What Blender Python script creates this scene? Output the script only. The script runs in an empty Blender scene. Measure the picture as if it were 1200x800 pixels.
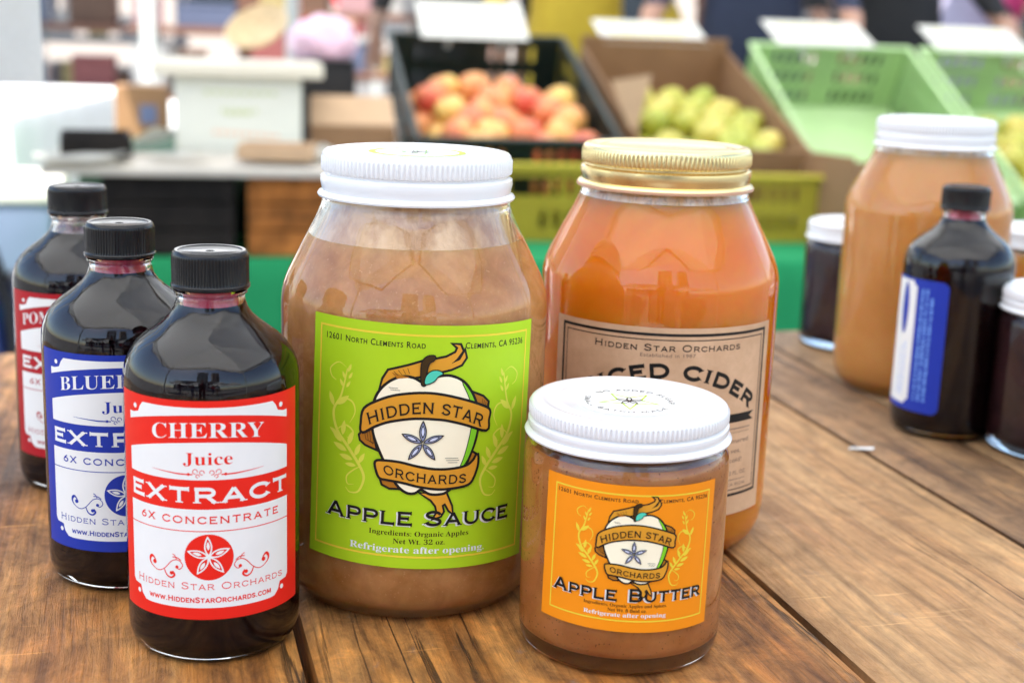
import bpy, bmesh, math, random
from mathutils import Vector, Matrix, Euler, noise
from mathutils.geometry import tessellate_polygon
R_ = math.radians
PI = math.pi
S = bpy.context.scene
COL = S.collection
random.seed(7)
T = 0.80                                   # height of the plank table top above the ground

# ------------------------------------------------------------------ camera
cam = bpy.data.cameras.new('camera')
cam_o = bpy.data.objects.new('camera', cam); COL.objects.link(cam_o)
cam.sensor_width = 36.0
cam.lens = 49.28
cam.clip_start = 0.02; cam.clip_end = 500
cam_o.matrix_world = (Matrix.Translation((0, 0, T + 0.2134)) @ Matrix.Rotation(R_(90 - 12.592), 4, 'X')
                      @ Matrix.Rotation(R_(1.93), 4, 'Z'))
cam.dof.use_dof = True
cam.dof.focus_distance = 0.50
cam.dof.aperture_fstop = 9.3
cam.dof.aperture_blades = 0
S.camera = cam_o

# ------------------------------------------------------------------ sky, sun, exposure
SUN_EL, SUN_AZ = 58.0, 212.0               # azimuth clockwise from +Y: behind and to the left of the camera
W = bpy.data.worlds.new('World'); S.world = W; W.use_nodes = True
nt = W.node_tree; bg = nt.nodes['Background']
sky = nt.nodes.new('ShaderNodeTexSky'); sky.sky_type = 'NISHITA'; sky.sun_disc = False
sky.sun_elevation = R_(SUN_EL); sky.sun_rotation = R_(SUN_AZ)
nt.links.new(sky.outputs[0], bg.inputs[0]); bg.inputs[1].default_value = 0.14
sl = bpy.data.lights.new('sun', 'SUN'); sl.energy = 4.1; sl.angle = R_(0.5); sl.color = (1, 0.955, 0.88)
so = bpy.data.objects.new('sun', sl); COL.objects.link(so)
so.rotation_euler = Euler((R_(90 - SUN_EL), 0, R_(180 - SUN_AZ)), 'XYZ')
so.location = (0, 0, 12)
S.view_settings.view_transform = 'Standard'; S.view_settings.look = 'None'
S.view_settings.gamma = 1.0; S.view_settings.use_curve_mapping = False
S.view_settings.exposure = 1.72
S.render.engine = 'CYCLES'
cy = S.cycles
cy.max_bounces = 14; cy.diffuse_bounces = 4; cy.glossy_bounces = 6; cy.transmission_bounces = 12; cy.transparent_max_bounces = 16
cy.use_denoising = True; cy.sample_clamp_indirect = 8.0
cy.use_adaptive_sampling = True; cy.adaptive_threshold = 0.015
cy.blur_glossy = 0.3

# ------------------------------------------------------------------ materials
def srgb(r, g, b):
    f = lambda c: (c / 255 / 12.92) if c <= 10 else ((c / 255 + 0.055) / 1.055) ** 2.4
    return (f(r), f(g), f(b), 1)
def new_mat(name):
    m = bpy.data.materials.new(name); m.use_nodes = True
    return m, m.node_tree, m.node_tree.nodes['Principled BSDF']
def N(nt, typ, **kw):
    n = nt.nodes.new('ShaderNode' + typ)
    for k, v in kw.items():
        if k.startswith('i_'): n.inputs[k[2:].replace('_', ' ')].default_value = v
        else: setattr(n, k, v)
    return n
def ramp(nt, fac, stops):
    r = N(nt, 'ValToRGB'); e = r.color_ramp.elements
    while len(e) < len(stops): e.new(0.5)
    for el, (p, c) in zip(e, stops):
        el.position = p; el.color = c if len(c) == 4 else (*c, 1)
    nt.links.new(fac, r.inputs[0]); return r.outputs[0]
def mix(nt, fac, a, b, mode='MIX'):
    m = N(nt, 'Mix', data_type='RGBA', blend_type=mode)
    for v, k in ((fac, 0), (a, 6), (b, 7)):
        if hasattr(v, 'is_linked') or hasattr(v, 'links'): nt.links.new(v, m.inputs[k])
        else: m.inputs[k].default_value = v
    return m.outputs[2]
def coords(nt, scale, kind='Object', loc=(0, 0, 0)):
    tc = N(nt, 'TexCoord'); mp = N(nt, 'Mapping')
    mp.inputs['Scale'].default_value = scale; mp.inputs['Location'].default_value = loc
    nt.links.new(tc.outputs[kind], mp.inputs['Vector']); return mp.outputs[0]
def noise_tex(nt, vec, scale=5, detail=4, rough=0.5, dist=0):
    n = N(nt, 'TexNoise'); nt.links.new(vec, n.inputs['Vector'])
    n.inputs['Scale'].default_value = scale; n.inputs['Detail'].default_value = detail
    n.inputs['Roughness'].default_value = rough; n.inputs['Distortion'].default_value = dist
    return n.outputs['Fac']
def bump(nt, bsdf, h, strength=0.2, dist=0.001):
    b = N(nt, 'Bump'); b.inputs['Strength'].default_value = strength; b.inputs['Distance'].default_value = dist
    nt.links.new(h, b.inputs['Height']); nt.links.new(b.outputs[0], bsdf.inputs['Normal'])
def plain(name, col, rough=0.5, metal=0.0, var=0.0, vscale=8, sub=0, subr=(.01, .005, .003), spec=0.5, bmp=0, bscale=60, coat=0):
    m, nt, b = new_mat(name)
    col = col if len(col) == 4 else (*col, 1)
    b.inputs['Base Color'].default_value = col; b.inputs['Roughness'].default_value = rough
    b.inputs['Metallic'].default_value = metal; b.inputs['Specular IOR Level'].default_value = spec
    b.inputs['Coat Weight'].default_value = coat
    if var or bmp: v = coords(nt, (1, 1, 1))
    if var:
        n = noise_tex(nt, v, vscale, 5, 0.6)
        d = tuple(c * (1 - var) for c in col[:3]); l = tuple(min(1, c * (1 + var)) for c in col[:3])
        nt.links.new(ramp(nt, n, [(0.3, d), (0.7, l)]), b.inputs['Base Color'])
    if bmp: bump(nt, b, noise_tex(nt, v, bscale, 4), bmp, 0.002)
    if sub:
        b.inputs['Subsurface Weight'].default_value = sub; b.inputs['Subsurface Radius'].default_value = subr
        b.inputs['Subsurface Scale'].default_value = 1.0
    return m
M = {}
def glass(name, col=(1, 1, 1), rough=0.0):
    m = bpy.data.materials.new(name); m.use_nodes = True; nt = m.node_tree; nt.nodes.clear()
    o = N(nt, 'OutputMaterial'); g = N(nt, 'BsdfGlass'); g.inputs['IOR'].default_value = 1.5
    g.inputs['Color'].default_value = (*col, 1); g.inputs['Roughness'].default_value = rough
    nt.links.new(g.outputs[0], o.inputs[0]); return m
M['glass'] = glass('clear_glass', (0.985, 0.99, 0.985))
def thin_clear(name):
    m = bpy.data.materials.new(name); m.use_nodes = True; nt = m.node_tree; nt.nodes.clear()
    o = N(nt, 'OutputMaterial'); t = N(nt, 'BsdfTransparent'); g = N(nt, 'BsdfGlossy'); f = N(nt, 'LayerWeight'); pw = N(nt, 'Math', operation='POWER'); ma = N(nt, 'Math', operation='MULTIPLY_ADD'); mx = N(nt, 'MixShader')
    t.inputs[0].default_value = (.97, .975, .98, 1); g.inputs['Roughness'].default_value = .02; pw.inputs[1].default_value = 5; ma.inputs[1].default_value = .9; ma.inputs[2].default_value = .035
    nt.links.new(f.outputs['Facing'], pw.inputs[0]); nt.links.new(pw.outputs[0], ma.inputs[0])
    nt.links.new(ma.outputs[0], mx.inputs[0]); nt.links.new(t.outputs[0], mx.inputs[1]); nt.links.new(g.outputs[0], mx.inputs[2]); nt.links.new(mx.outputs[0], o.inputs[0]); return m
M['acrylic'] = thin_clear('clear_acrylic')
M['white_lid'] = plain('white_enamel', (0.80, 0.80, 0.80), 0.22, var=0.015, vscale=30, coat=0.3)
M['gold_lid'] = plain('gold_lacquer', (0.82, 0.66, 0.33), 0.27, metal=1.0, var=0.04, vscale=40)
M['black_cap'] = plain('black_plastic', (0.009, 0.009, 0.010), 0.16, spec=.3, bmp=0.015, bscale=700)
M['sealant'] = plain('pinkish_liner', (0.50, 0.26, 0.15), 0.5)

def liquid(name, c1, c2, scale, rough=0.35, sub=0.6, subr=(.006, .003, .001), speck=None):
    m, nt, b = new_mat(name)
    v = coords(nt, (1, 1, 1)); n = noise_tex(nt, v, scale, 6, 0.6, 0.4)
    c = ramp(nt, n, [(0.32, c1), (0.68, c2)])
    if speck:
        s = noise_tex(nt, v, 900, 2, 0.5)
        c = mix(nt, ramp(nt, s, [(0.66, (0, 0, 0)), (0.72, (1, 1, 1))]), c, (*speck, 1))
    nt.links.new(c, b.inputs['Base Color']); b.inputs['Roughness'].default_value = rough
    b.inputs['Subsurface Weight'].default_value = sub; b.inputs['Subsurface Radius'].default_value = subr
    b.inputs['Subsurface Scale'].default_value = 1.0
    b.inputs['Specular IOR Level'].default_value = 0.15
    return m
M['sauce'] = liquid('apple_sauce', (0.58, 0.262, 0.074), (0.80, 0.410, 0.150), 90, speck=(.78, .44, .18))
M['cider'] = liquid('spiced_cider', (0.84, 0.240, 0.004), (0.95, 0.345, 0.014), 24, sub=0.9, subr=(.02, .007, .002))
M['butter'] = liquid('apple_butter', (0.52, 0.185, 0.045), (0.70, 0.295, 0.090), 60, speck=(0.20, 0.07, 0.02))
M['juice_sauce'] = liquid('cloudy_juice', (0.72, 0.335, 0.075), (0.82, 0.42, 0.12), 20, sub=0.8, subr=(.015, .006, .002))
M['dark_juice'] = plain('dark_berry_juice', (0.006, 0.0015, 0.002), 0.6, spec=0.0)
M['jam'] = plain('dark_plum_jam', (0.030, 0.008, 0.010), 0.5, spec=0.1, var=0.5, vscale=60)
def film(name, col, lo, hi, scale, col2=None):
    m = bpy.data.materials.new(name); m.use_nodes = True; nt = m.node_tree; nt.nodes.clear()
    o = N(nt, 'OutputMaterial'); tr = N(nt, 'BsdfTransparent'); d = N(nt, 'BsdfPrincipled'); mx = N(nt, 'MixShader')
    d.inputs['Base Color'].default_value = (*col, 1); d.inputs['Roughness'].default_value = 0.3
    v = coords(nt, (1, 1, 0.6)); n = noise_tex(nt, v, scale, 5, 0.65, 1.0)
    if col2:
        nt.links.new(ramp(nt, noise_tex(nt, v, scale * 0.6, 4), [(0.4, col), (0.6, col2)]), d.inputs['Base Color'])
    nt.links.new(ramp(nt, n, [(lo, (0, 0, 0)), (hi, (1, 1, 1))]), mx.inputs[0])
    nt.links.new(tr.outputs[0], mx.inputs[1]); nt.links.new(d.outputs[0], mx.inputs[2]); nt.links.new(mx.outputs[0], o.inputs[0])
    bump(nt, d, n, 0.6, 0.001)
    return m
M['sauce_film'] = film('sauce_residue', (0.52, 0.235, 0.070), 0.0, 0.22, 260, (0.70, 0.40, 0.18))
M['cider_film'] = film('cider_foam', (0.85, 0.50, 0.22), 0.10, 0.50, 320, (0.90, 0.68, 0.45))
M['berry_film'] = film('berry_residue', (0.42, 0.003, 0.040), 0.0, 0.45, 190, (0.74, 0.06, 0.14))
M['pink_film'] = film('pink_residue', (0.80, 0.35, 0.42), 0.30, 0.85, 90, (0.85, 0.55, 0.5))

def paper(name, col, rough=0.42, var=0.02, spec=0.22, coat=0.0):
    return plain(name, col, rough, var=var, vscale=90, spec=spec, coat=coat, bmp=0.06, bscale=140)
INK = dict(lime=srgb(172, 207, 33), orange=srgb(240, 142, 20), red=srgb(228, 38, 26), blue=srgb(34, 56, 160), crimson=srgb(172, 26, 38),
           white=(0.80, 0.80, 0.77, 1), cream=srgb(250, 240, 208), black=(0.012, 0.011, 0.010, 1), yellow=srgb(232, 206, 60), pale=srgb(238, 226, 120), limepale=srgb(216, 219, 78),
           gold=srgb(216, 150, 44), goldd=srgb(176, 112, 30), leafg=srgb(126, 200, 40), teal=srgb(80, 200, 170), stem=srgb(62, 44, 18), grey=srgb(130, 136, 160),
           lilac=srgb(205, 210, 230), brown=srgb(84, 58, 44), kraftg=srgb(112, 90, 78), bluepale=srgb(120, 165, 235), ltred=srgb(228, 60, 60))
for k, c in INK.items(): M['ink_' + k] = paper('print_' + k, c)
def kraft():
    m, nt, b = new_mat('kraft_paper'); v = coords(nt, (1, 1, 1))
    n = noise_tex(nt, v, 60, 7, 0.65)
    nt.links.new(ramp(nt, n, [(0.3, (0.52, 0.305, 0.165)), (0.7, (0.70, 0.445, 0.265))]), b.inputs['Base Color'])
    b.inputs['Roughness'].default_value = 0.5; return m
M['kraft'] = kraft()

def wood(name, dark, mid, light, seed, stain=0.45, ring=0.5, grey=0.2, mott=0.5, crack=0.8, fib=.75):
    m, nt, b = new_mat(name)
    o = (seed * 1.7, seed * 3.1, seed * 0.7)
    # the grain wanders: warp the coordinates before stretching them along the board
    tc = N(nt, 'TexCoord'); wn = N(nt, 'TexNoise'); nt.links.new(tc.outputs['Object'], wn.inputs['Vector'])
    wn.inputs['Scale'].default_value = 5.0; wn.inputs['Detail'].default_value = 3
    sc = N(nt, 'VectorMath', operation='SCALE'); nt.links.new(wn.outputs['Color'], sc.inputs[0]); sc.inputs['Scale'].default_value = 0.007
    ad = N(nt, 'VectorMath', operation='ADD'); nt.links.new(tc.outputs['Object'], ad.inputs[0]); nt.links.new(sc.outputs[0], ad.inputs[1])
    def V(scale, warped=True):
        mp = N(nt, 'Mapping'); mp.inputs['Scale'].default_value = scale; mp.inputs['Location'].default_value = o
        nt.links.new(ad.outputs[0] if warped else tc.outputs['Object'], mp.inputs['Vector']); return mp.outputs[0]
    g = noise_tex(nt, V((34, 2.6, 34)), 1.5, 9, 0.68, 0.6)
    base = ramp(nt, g, [(0.30, dark), (0.46, mid), (0.66, light)])
    mo = noise_tex(nt, V((1, .55, 1)), 70, 7, 0.7, 0.5)                       # mottling at the scale of a few millimetres
    base = mix(nt, mott, base, ramp(nt, mo, [(0.30, (0.30, 0.27, 0.25)), (0.50, (0.85, 0.84, 0.83)), (0.66, (1.35, 1.25, 1.1))]), 'MULTIPLY')
    w = N(nt, 'TexWave', wave_type='BANDS', bands_direction='X', wave_profile='SIN'); nt.links.new(V((7, .9, 7)), w.inputs[0])
    w.inputs['Scale'].default_value = 2.6; w.inputs['Distortion'].default_value = 7.5; w.inputs['Detail'].default_value = 4; w.inputs['Detail Scale'].default_value = 1.1
    rf = ramp(nt, w.outputs['Fac'], [(0.0, (ring, ring, ring)), (0.05, (ring * .5,) * 3), (0.16, (0, 0, 0))])
    base = mix(nt, rf, base, (*[c * 0.40 for c in dark], 1))
    st = noise_tex(nt, V((11, 5, 11)), 1.1, 7, 0.72, 0.8)
    base = mix(nt, ramp(nt, st, [(0.49, (0, 0, 0)), (0.60, (stain * .5,) * 3), (0.72, (stain,) * 3)]), base, (*[c * 0.38 for c in dark], 1))
    gf = ramp(nt, noise_tex(nt, V((13, 9, 13)), 3.5, 7, 0.8), [(0.60, (0, 0, 0)), (0.68, (grey,) * 3)])
    base = mix(nt, gf, base, (0.15, 0.145, 0.155, 1))
    fine = noise_tex(nt, V((420, 16, 420)), 1.0, 6, 0.75)                     # fibres
    base = mix(nt, fib, base, ramp(nt, fine, [(0.30, (0.34, 0.31, 0.29)), (0.52, (0.95, 0.95, 0.95)), (0.70, (1.25, 1.22, 1.15))]), 'MULTIPLY')
    ck = noise_tex(nt, V((55, 1.3, 55)), 1.0, 5, 0.55)                        # drying cracks
    cf = ramp(nt, ck, [(0.488, (0, 0, 0)), (0.496, (crack,) * 3), (0.504, (crack,) * 3), (0.512, (0, 0, 0))])
    cm = ramp(nt, noise_tex(nt, V((9, 2, 9)), 1.3, 3), [(0.50, (0, 0, 0)), (0.56, (1, 1, 1))])
    cc = N(nt, 'Math', operation='MULTIPLY'); nt.links.new(cf, cc.inputs[0]); nt.links.new(cm, cc.inputs[1])
    base = mix(nt, cc.outputs[0], base, (0.018, 0.010, 0.006, 1))
    scr = noise_tex(nt, V((24, 300, 24), False), 1.0, 2, 0.5)                 # scratches across the board
    sm = ramp(nt, noise_tex(nt, V((16, 16, 16), False), 1.0, 3), [(0.55, (0, 0, 0)), (0.62, (0.5, 0.5, 0.5))])
    sx = N(nt, 'Math', operation='MULTIPLY'); nt.links.new(ramp(nt, scr, [(0.66, (0, 0, 0)), (0.70, (1, 1, 1))]), sx.inputs[0]); nt.links.new(sm, sx.inputs[1])
    base = mix(nt, sx.outputs[0], base, (*[min(1, c * 1.45) for c in light], 1))
    nt.links.new(base, b.inputs['Base Color'])
    nt.links.new(ramp(nt, mo, [(0.3, (0.70,) * 3), (0.7, (0.36,) * 3)]), b.inputs['Roughness']); b.inputs['Specular IOR Level'].default_value = 0.45
    def acc(x, y, k):
        q = N(nt, 'Math', operation='MULTIPLY_ADD'); nt.links.new(y, q.inputs[0]); q.inputs[1].default_value = k; nt.links.new(x, q.inputs[2]); return q.outputs[0]
    hgt = acc(acc(acc(g, fine, .9), mo, 1.3), cc.outputs[0], -1.6)
    bump(nt, b, hgt, 0.75, 0.0016)
    return m
M['plank_brown'] = wood('weathered_brown_wood', (0.15, 0.050, 0.011), (0.42, 0.165, 0.036), (0.62, 0.295, 0.085), 1.0, stain=0.95, ring=0.22, grey=0.5, mott=1.0)
M['plank_tan'] = wood('weathered_tan_wood', (0.32, 0.150, 0.050), (0.51, 0.275, 0.108), (0.60, 0.355, 0.155), 2.3, stain=0.5, ring=0.40, grey=.3, mott=.5, fib=.5)
M['plank_dark'] = wood('weathered_dark_wood', (0.15, 0.072, 0.030), (0.30, 0.158, 0.068), (0.42, 0.24, 0.11), 3.9, stain=0.6, ring=0.2, grey=0.4, mott=.7)
M['plank_mid'] = wood('weathered_mid_wood', (0.19, 0.096, 0.038), (0.37, 0.205, 0.090), (0.48, 0.295, 0.145), 5.2, stain=0.6, ring=0.2, grey=0.4, mott=.7)

def fabric(name, col, trans=0.0, rough=0.9, wv=300):
    m = bpy.data.materials.new(name); m.use_nodes = True; nt = m.node_tree; b = nt.nodes['Principled BSDF']
    b.inputs['Base Color'].default_value = (*col, 1); b.inputs['Roughness'].default_value = rough; b.inputs['Specular IOR Level'].default_value = 0.2
    v = coords(nt, (1, 1, 1)); n = noise_tex(nt, v, wv, 3, 0.6)
    nt.links.new(ramp(nt, n, [(0.2, tuple(c * 0.88 for c in col)), (0.8, tuple(min(1, c * 1.08) for c in col))]), b.inputs['Base Color'])
    if trans:
        t = N(nt, 'BsdfTranslucent'); t.inputs[0].default_value = (*col, 1); mx = N(nt, 'MixShader'); mx.inputs[0].default_value = trans
        o = nt.nodes['Material Output']; nt.links.new(b.outputs[0], mx.inputs[1]); nt.links.new(t.outputs[0], mx.inputs[2]); nt.links.new(mx.outputs[0], o.inputs[0])
    return m
M['canopy'] = fabric('white_canopy_fabric', (0.86, 0.86, 0.84), 0.60)
M['marquee'] = fabric('reflector_marquee_fabric', (0.88, 0.88, 0.86), 0.08)  # nearly opaque, so the added marquee bounces more white into the cap tops
M['green_cloth'] = fabric('green_tablecloth', (0.016, 0.24, 0.085))
M['sage_cloth'] = fabric('sage_green_cloth', (0.10, 0.16, 0.105))
M['white_cloth'] = fabric('white_tablecloth', (0.80, 0.80, 0.79))
M['dark_steel'] = plain('dark_frame_steel', (.10, .10, .10), .4, metal=.3)
M['steel'] = plain('painted_steel', (0.55, 0.57, 0.54), 0.35, metal=0.3)

# ------------------------------------------------------------------ mesh helpers
def obj(name, bm, mat, parent=None, smooth=None, loc=None, rot=None):
    me = bpy.data.meshes.new(name); bm.normal_update(); bm.to_mesh(me); bm.free()
    if mat is not None:
        for mm in (mat if isinstance(mat, (list, tuple)) else [mat]): me.materials.append(M[mm] if isinstance(mm, str) else mm)
    if smooth is not None:
        me.shade_smooth()
        if smooth < 180: me.set_sharp_from_angle(angle=R_(smooth))
    o = bpy.data.objects.new(name, me); COL.objects.link(o)
    if parent: o.parent = parent
    if loc is not None: o.location = loc
    if rot is not None: o.rotation_euler = rot
    return o
def tag(o, label=None, cat=None, group=None, kind=None):
    if label: o['label'] = label
    if cat: o['category'] = cat
    if group: o['group'] = group
    if kind: o['kind'] = kind
    return o
def thing(name, loc, label, cat, group=None, rz=0, rot=None):
    o = bpy.data.objects.new(name, None); COL.objects.link(o); o.empty_display_size = 0.02
    o.location = loc; o.rotation_euler = rot if rot else (0, 0, rz)
    return tag(o, label, cat, group)
def copy_tree(o, parent=None):
    c = o.copy(); COL.objects.link(c); c.parent = parent
    for ch in list(o.children): copy_tree(ch, c)
    return c
def box(bm, c, s, bev=0.0, rot=None, segs=1):
    r = bmesh.ops.create_cube(bm, size=1.0)['verts']
    bmesh.ops.scale(bm, vec=s, verts=r)
    if bev:
        es = list({e for v in r for e in v.link_edges})
        g = bmesh.ops.bevel(bm, geom=es, offset=bev, segments=segs, affect='EDGES', profile=0.6)
        r = list({v for v in g['verts']} | {v for v in r if v.is_valid})
    if rot is not None: bmesh.ops.rotate(bm, cent=(0, 0, 0), matrix=rot, verts=r)
    bmesh.ops.translate(bm, vec=c, verts=r)
    return r
def boxm(c, s, bev=0.0, rot=None, segs=1):
    bm = bmesh.new(); box(bm, c, s, bev, rot, segs); return bm
def tube(bm, pts, r, n=10, cap=True):
    pts = [Vector(p) for p in pts]; rs = r if isinstance(r, (list, tuple)) else [r] * len(pts)
    rings = []
    for i, p in enumerate(pts):
        d = (pts[min(i + 1, len(pts) - 1)] - pts[max(i - 1, 0)]).normalized()
        a = d.orthogonal().normalized() if i == 0 else (a - d * a.dot(d)).normalized()
        b = d.cross(a)
        rings.append([bm.verts.new(p + (a * math.cos(2 * PI * k / n) + b * math.sin(2 * PI * k / n)) * rs[i]) for k in range(n)])
    for q, w in zip(rings, rings[1:]):
        for k in range(n): bm.faces.new((q[k], q[(k + 1) % n], w[(k + 1) % n], w[k]))
    if cap: bm.faces.new(rings[0][::-1]); bm.faces.new(rings[-1])
def tubem(pts, r, n=10):
    bm = bmesh.new(); tube(bm, pts, r, n); return bm
def lathe(prof, n=96, mod=None):
    bm = bmesh.new(); rings = []
    for i, (r, z) in enumerate(prof):
        if r <= 1e-7: rings.append([bm.verts.new((0, 0, z))])
        else:
            ring = []
            for k in range(n):
                a = 2 * PI * k / n; rr = r + (mod(i, k) if mod else 0)
                ring.append(bm.verts.new((rr * math.sin(a), -rr * math.cos(a), z)))
            rings.append(ring)
    for q, w in zip(rings, rings[1:]):
        for k in range(n):
            k2 = (k + 1) % n
            if len(q) == 1 and len(w) == 1: continue
            if len(q) == 1: bm.faces.new((q[0], w[k2], w[k]))
            elif len(w) == 1: bm.faces.new((q[k], q[k2], w[0]))
            else: bm.faces.new((q[k], q[k2], w[k2], w[k]))
    return bm
def spline(pts, sub=6, closed=False):
    """Catmull-Rom through 2D points."""
    n = len(pts); out = []
    for i in range(n if closed else n - 1):
        g = lambda j: pts[j % n] if closed else pts[max(0, min(n - 1, j))]
        p0, p1, p2, p3 = g(i - 1), g(i), g(i + 1), g(i + 2)
        for s in range(sub):
            t = s / sub
            out.append(tuple(0.5 * (2 * b + (c - a) * t + (2 * a - 5 * b + 4 * c - d) * t * t + (-a + 3 * b - 3 * c + d) * t ** 3)
                             for a, b, c, d in zip(p0, p1, p2, p3)))
    if not closed: out.append(tuple(pts[-1]))
    return out
def arc(cx, cy, rx, ry, a0, a1, n=12):
    return [(cx + rx * math.cos(R_(a0 + (a1 - a0) * i / n)), cy + ry * math.sin(R_(a0 + (a1 - a0) * i / n))) for i in range(n + 1)]

# ------------------------------------------------------------------ printing: flat artwork in label millimetres, then laid on the jar
class Ink:
    """2D artwork (u, v in mm, h = ink film height in mm)."""
    def __init__(s): s.v = []; s.f = []; s.k = 0
    def add(s, pts, faces, h=0.0):
        s.k += 1; b = len(s.v); h = h + (s.k % 9) * 0.002
        s.v += [(p[0], p[1], h) for p in pts]; s.f += [tuple(b + i for i in f) for f in faces]
        return s
    def poly(s, pts, h=0.0):
        tris = tessellate_polygon([[Vector((p[0], p[1], 0)) for p in pts]])
        return s.add(pts, tris, h)
    def rect(s, x0, y0, x1, y1, h=0.0): return s.add([(x0, y0), (x1, y0), (x1, y1), (x0, y1)], [(0, 1, 2, 3)], h)
    def stroke(s, pts, w, closed=False, h=0.0):
        n = len(pts); L = []; Rr = []
        ws = w if isinstance(w, (list, tuple)) else [w] * n
        for i, p in enumerate(pts):
            a = pts[(i - 1) % n] if (closed or i > 0) else p; c = pts[(i + 1) % n] if (closed or i < n - 1) else p
            d1 = (p[0] - a[0], p[1] - a[1]); d2 = (c[0] - p[0], c[1] - p[1])
            l1 = math.hypot(*d1) or 0; l2 = math.hypot(*d2) or 0
            if l1 < 1e-9: d1, l1 = d2, l2
            if l2 < 1e-9: d2, l2 = d1, l1
            if l1 < 1e-9: d1 = d2 = (1, 0); l1 = l2 = 1
            n1 = (-d1[1] / l1, d1[0] / l1); n2 = (-d2[1] / l2, d2[0] / l2)
            m = (n1[0] + n2[0], n1[1] + n2[1]); ml = math.hypot(*m)
            if ml < 0.3: m = n1; k = 1
            else: m = (m[0] / ml, m[1] / ml); k = min(2.2, 1 / max(0.2, m[0] * n1[0] + m[1] * n1[1]))
            hw = ws[i] / 2 * k
            L.append((p[0] + m[0] * hw, p[1] + m[1] * hw)); Rr.append((p[0] - m[0] * hw, p[1] - m[1] * hw))
        f = [(i, n + i, n + (i + 1) % n, (i + 1) % n) for i in range(n if closed else n - 1)]
        return s.add(L + Rr, f, h)
    def disc(s, cx, cy, r, h=0.0, ry=None): return s.poly(arc(cx, cy, r, ry or r, 0, 360 - 7.5, 47), h)
    def warp(s, fn, start=0):
        for i in range(start, len(s.v)):
            u, v, h = s.v[i]; u, v = fn(u, v); s.v[i] = (u, v, h)
        return s
    def bm(s):
        bm = bmesh.new(); vs = [bm.verts.new(p) for p in s.v]
        for f in s.f:
            if len(set(f)) < 3: continue
            try: bm.faces.new([vs[i] for i in f])
            except ValueError: pass
        for f in bm.faces:
            f.normal_update()
            if f.normal.z < 0: f.normal_flip()
        return bm
    def on_jar(s, name, mat, R, base, parent, step=1.3, tilt=0.0):
        """wrap on a cylinder of radius R (m); base = height of this layer over the glass (mm)."""
        bm = s.bm()
        us = [v[0] for v in s.v]
        u = math.ceil(min(us) / step) * step
        while u < max(us):
            bmesh.ops.bisect_plane(bm, geom=bm.verts[:] + bm.edges[:] + bm.faces[:], dist=1e-6, plane_co=(u, 0, 0), plane_no=(1, 0, 0))
            u += step
        for v in bm.verts:
            a = v.co.x / 1000 / R; r = R + (base + v.co.z) / 1000; z = (v.co.y + tilt * v.co.x) / 1000
            v.co = (r * math.sin(a), -r * math.cos(a), z)
        return obj(name, bm, mat, parent, smooth=60)
    def on_flat(s, name, mat, z, parent, rz=0.0):
        bm = s.bm()
        for v in bm.verts: v.co = Vector((v.co.x / 1000, v.co.y / 1000, z + v.co.z / 1000))
        bmesh.ops.rotate(bm, cent=(0, 0, 0), matrix=Matrix.Rotation(rz, 3, 'Z'), verts=bm.verts)
        return obj(name, bm, mat, parent)
_fc = {}
def glyphs(body, smallcaps=0, spacing=1.0, bold=0.0):
    """Blender's built-in font as flat triangles, cap height about 0.7 units."""
    key = (body, smallcaps, spacing, bold)
    if key not in _fc:
        c = bpy.data.curves.new('t', 'FONT'); c.body = body; c.resolution_u = 3; c.space_character = spacing; c.offset = bold
        if smallcaps:
            c.small_caps_scale = smallcaps
            for q in c.body_format: q.use_small_caps = True
        o = bpy.data.objects.new('t', c); COL.objects.link(o)
        dg = bpy.context.evaluated_depsgraph_get(); me = o.evaluated_get(dg).to_mesh()
        _fc[key] = ([(v.co.x, v.co.y) for v in me.vertices], [tuple(p.vertices) for p in me.polygons])
        bpy.data.objects.remove(o); bpy.data.curves.remove(c)
    return _fc[key]
def serif(s):
    out = ''
    for ch in s:
        if 'A' <= ch <= 'Z': out += chr(0x1D400 + ord(ch) - 65)
        elif 'a' <= ch <= 'z': out += chr(0x1D41A + ord(ch) - 97)
        elif '0' <= ch <= '9': out += chr(0x1D7CE + ord(ch) - 48)
        else: out += ch
    return out
def text(ink, s, u0, u1, base, cap, smallcaps=0, bold=0.0, spacing=1.0, h=0.0, capref=0.70):
    """set a line between u0 and u1, baseline and capital height in mm."""
    v, f = glyphs(s, smallcaps, spacing, bold)
    if not v: return ink
    x0 = min(p[0] for p in v); x1 = max(p[0] for p in v); k = (u1 - u0) / (x1 - x0)
    return ink.add([(u0 + (x - x0) * k, base + y / capref * cap) for x, y in v], f, h)
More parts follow.
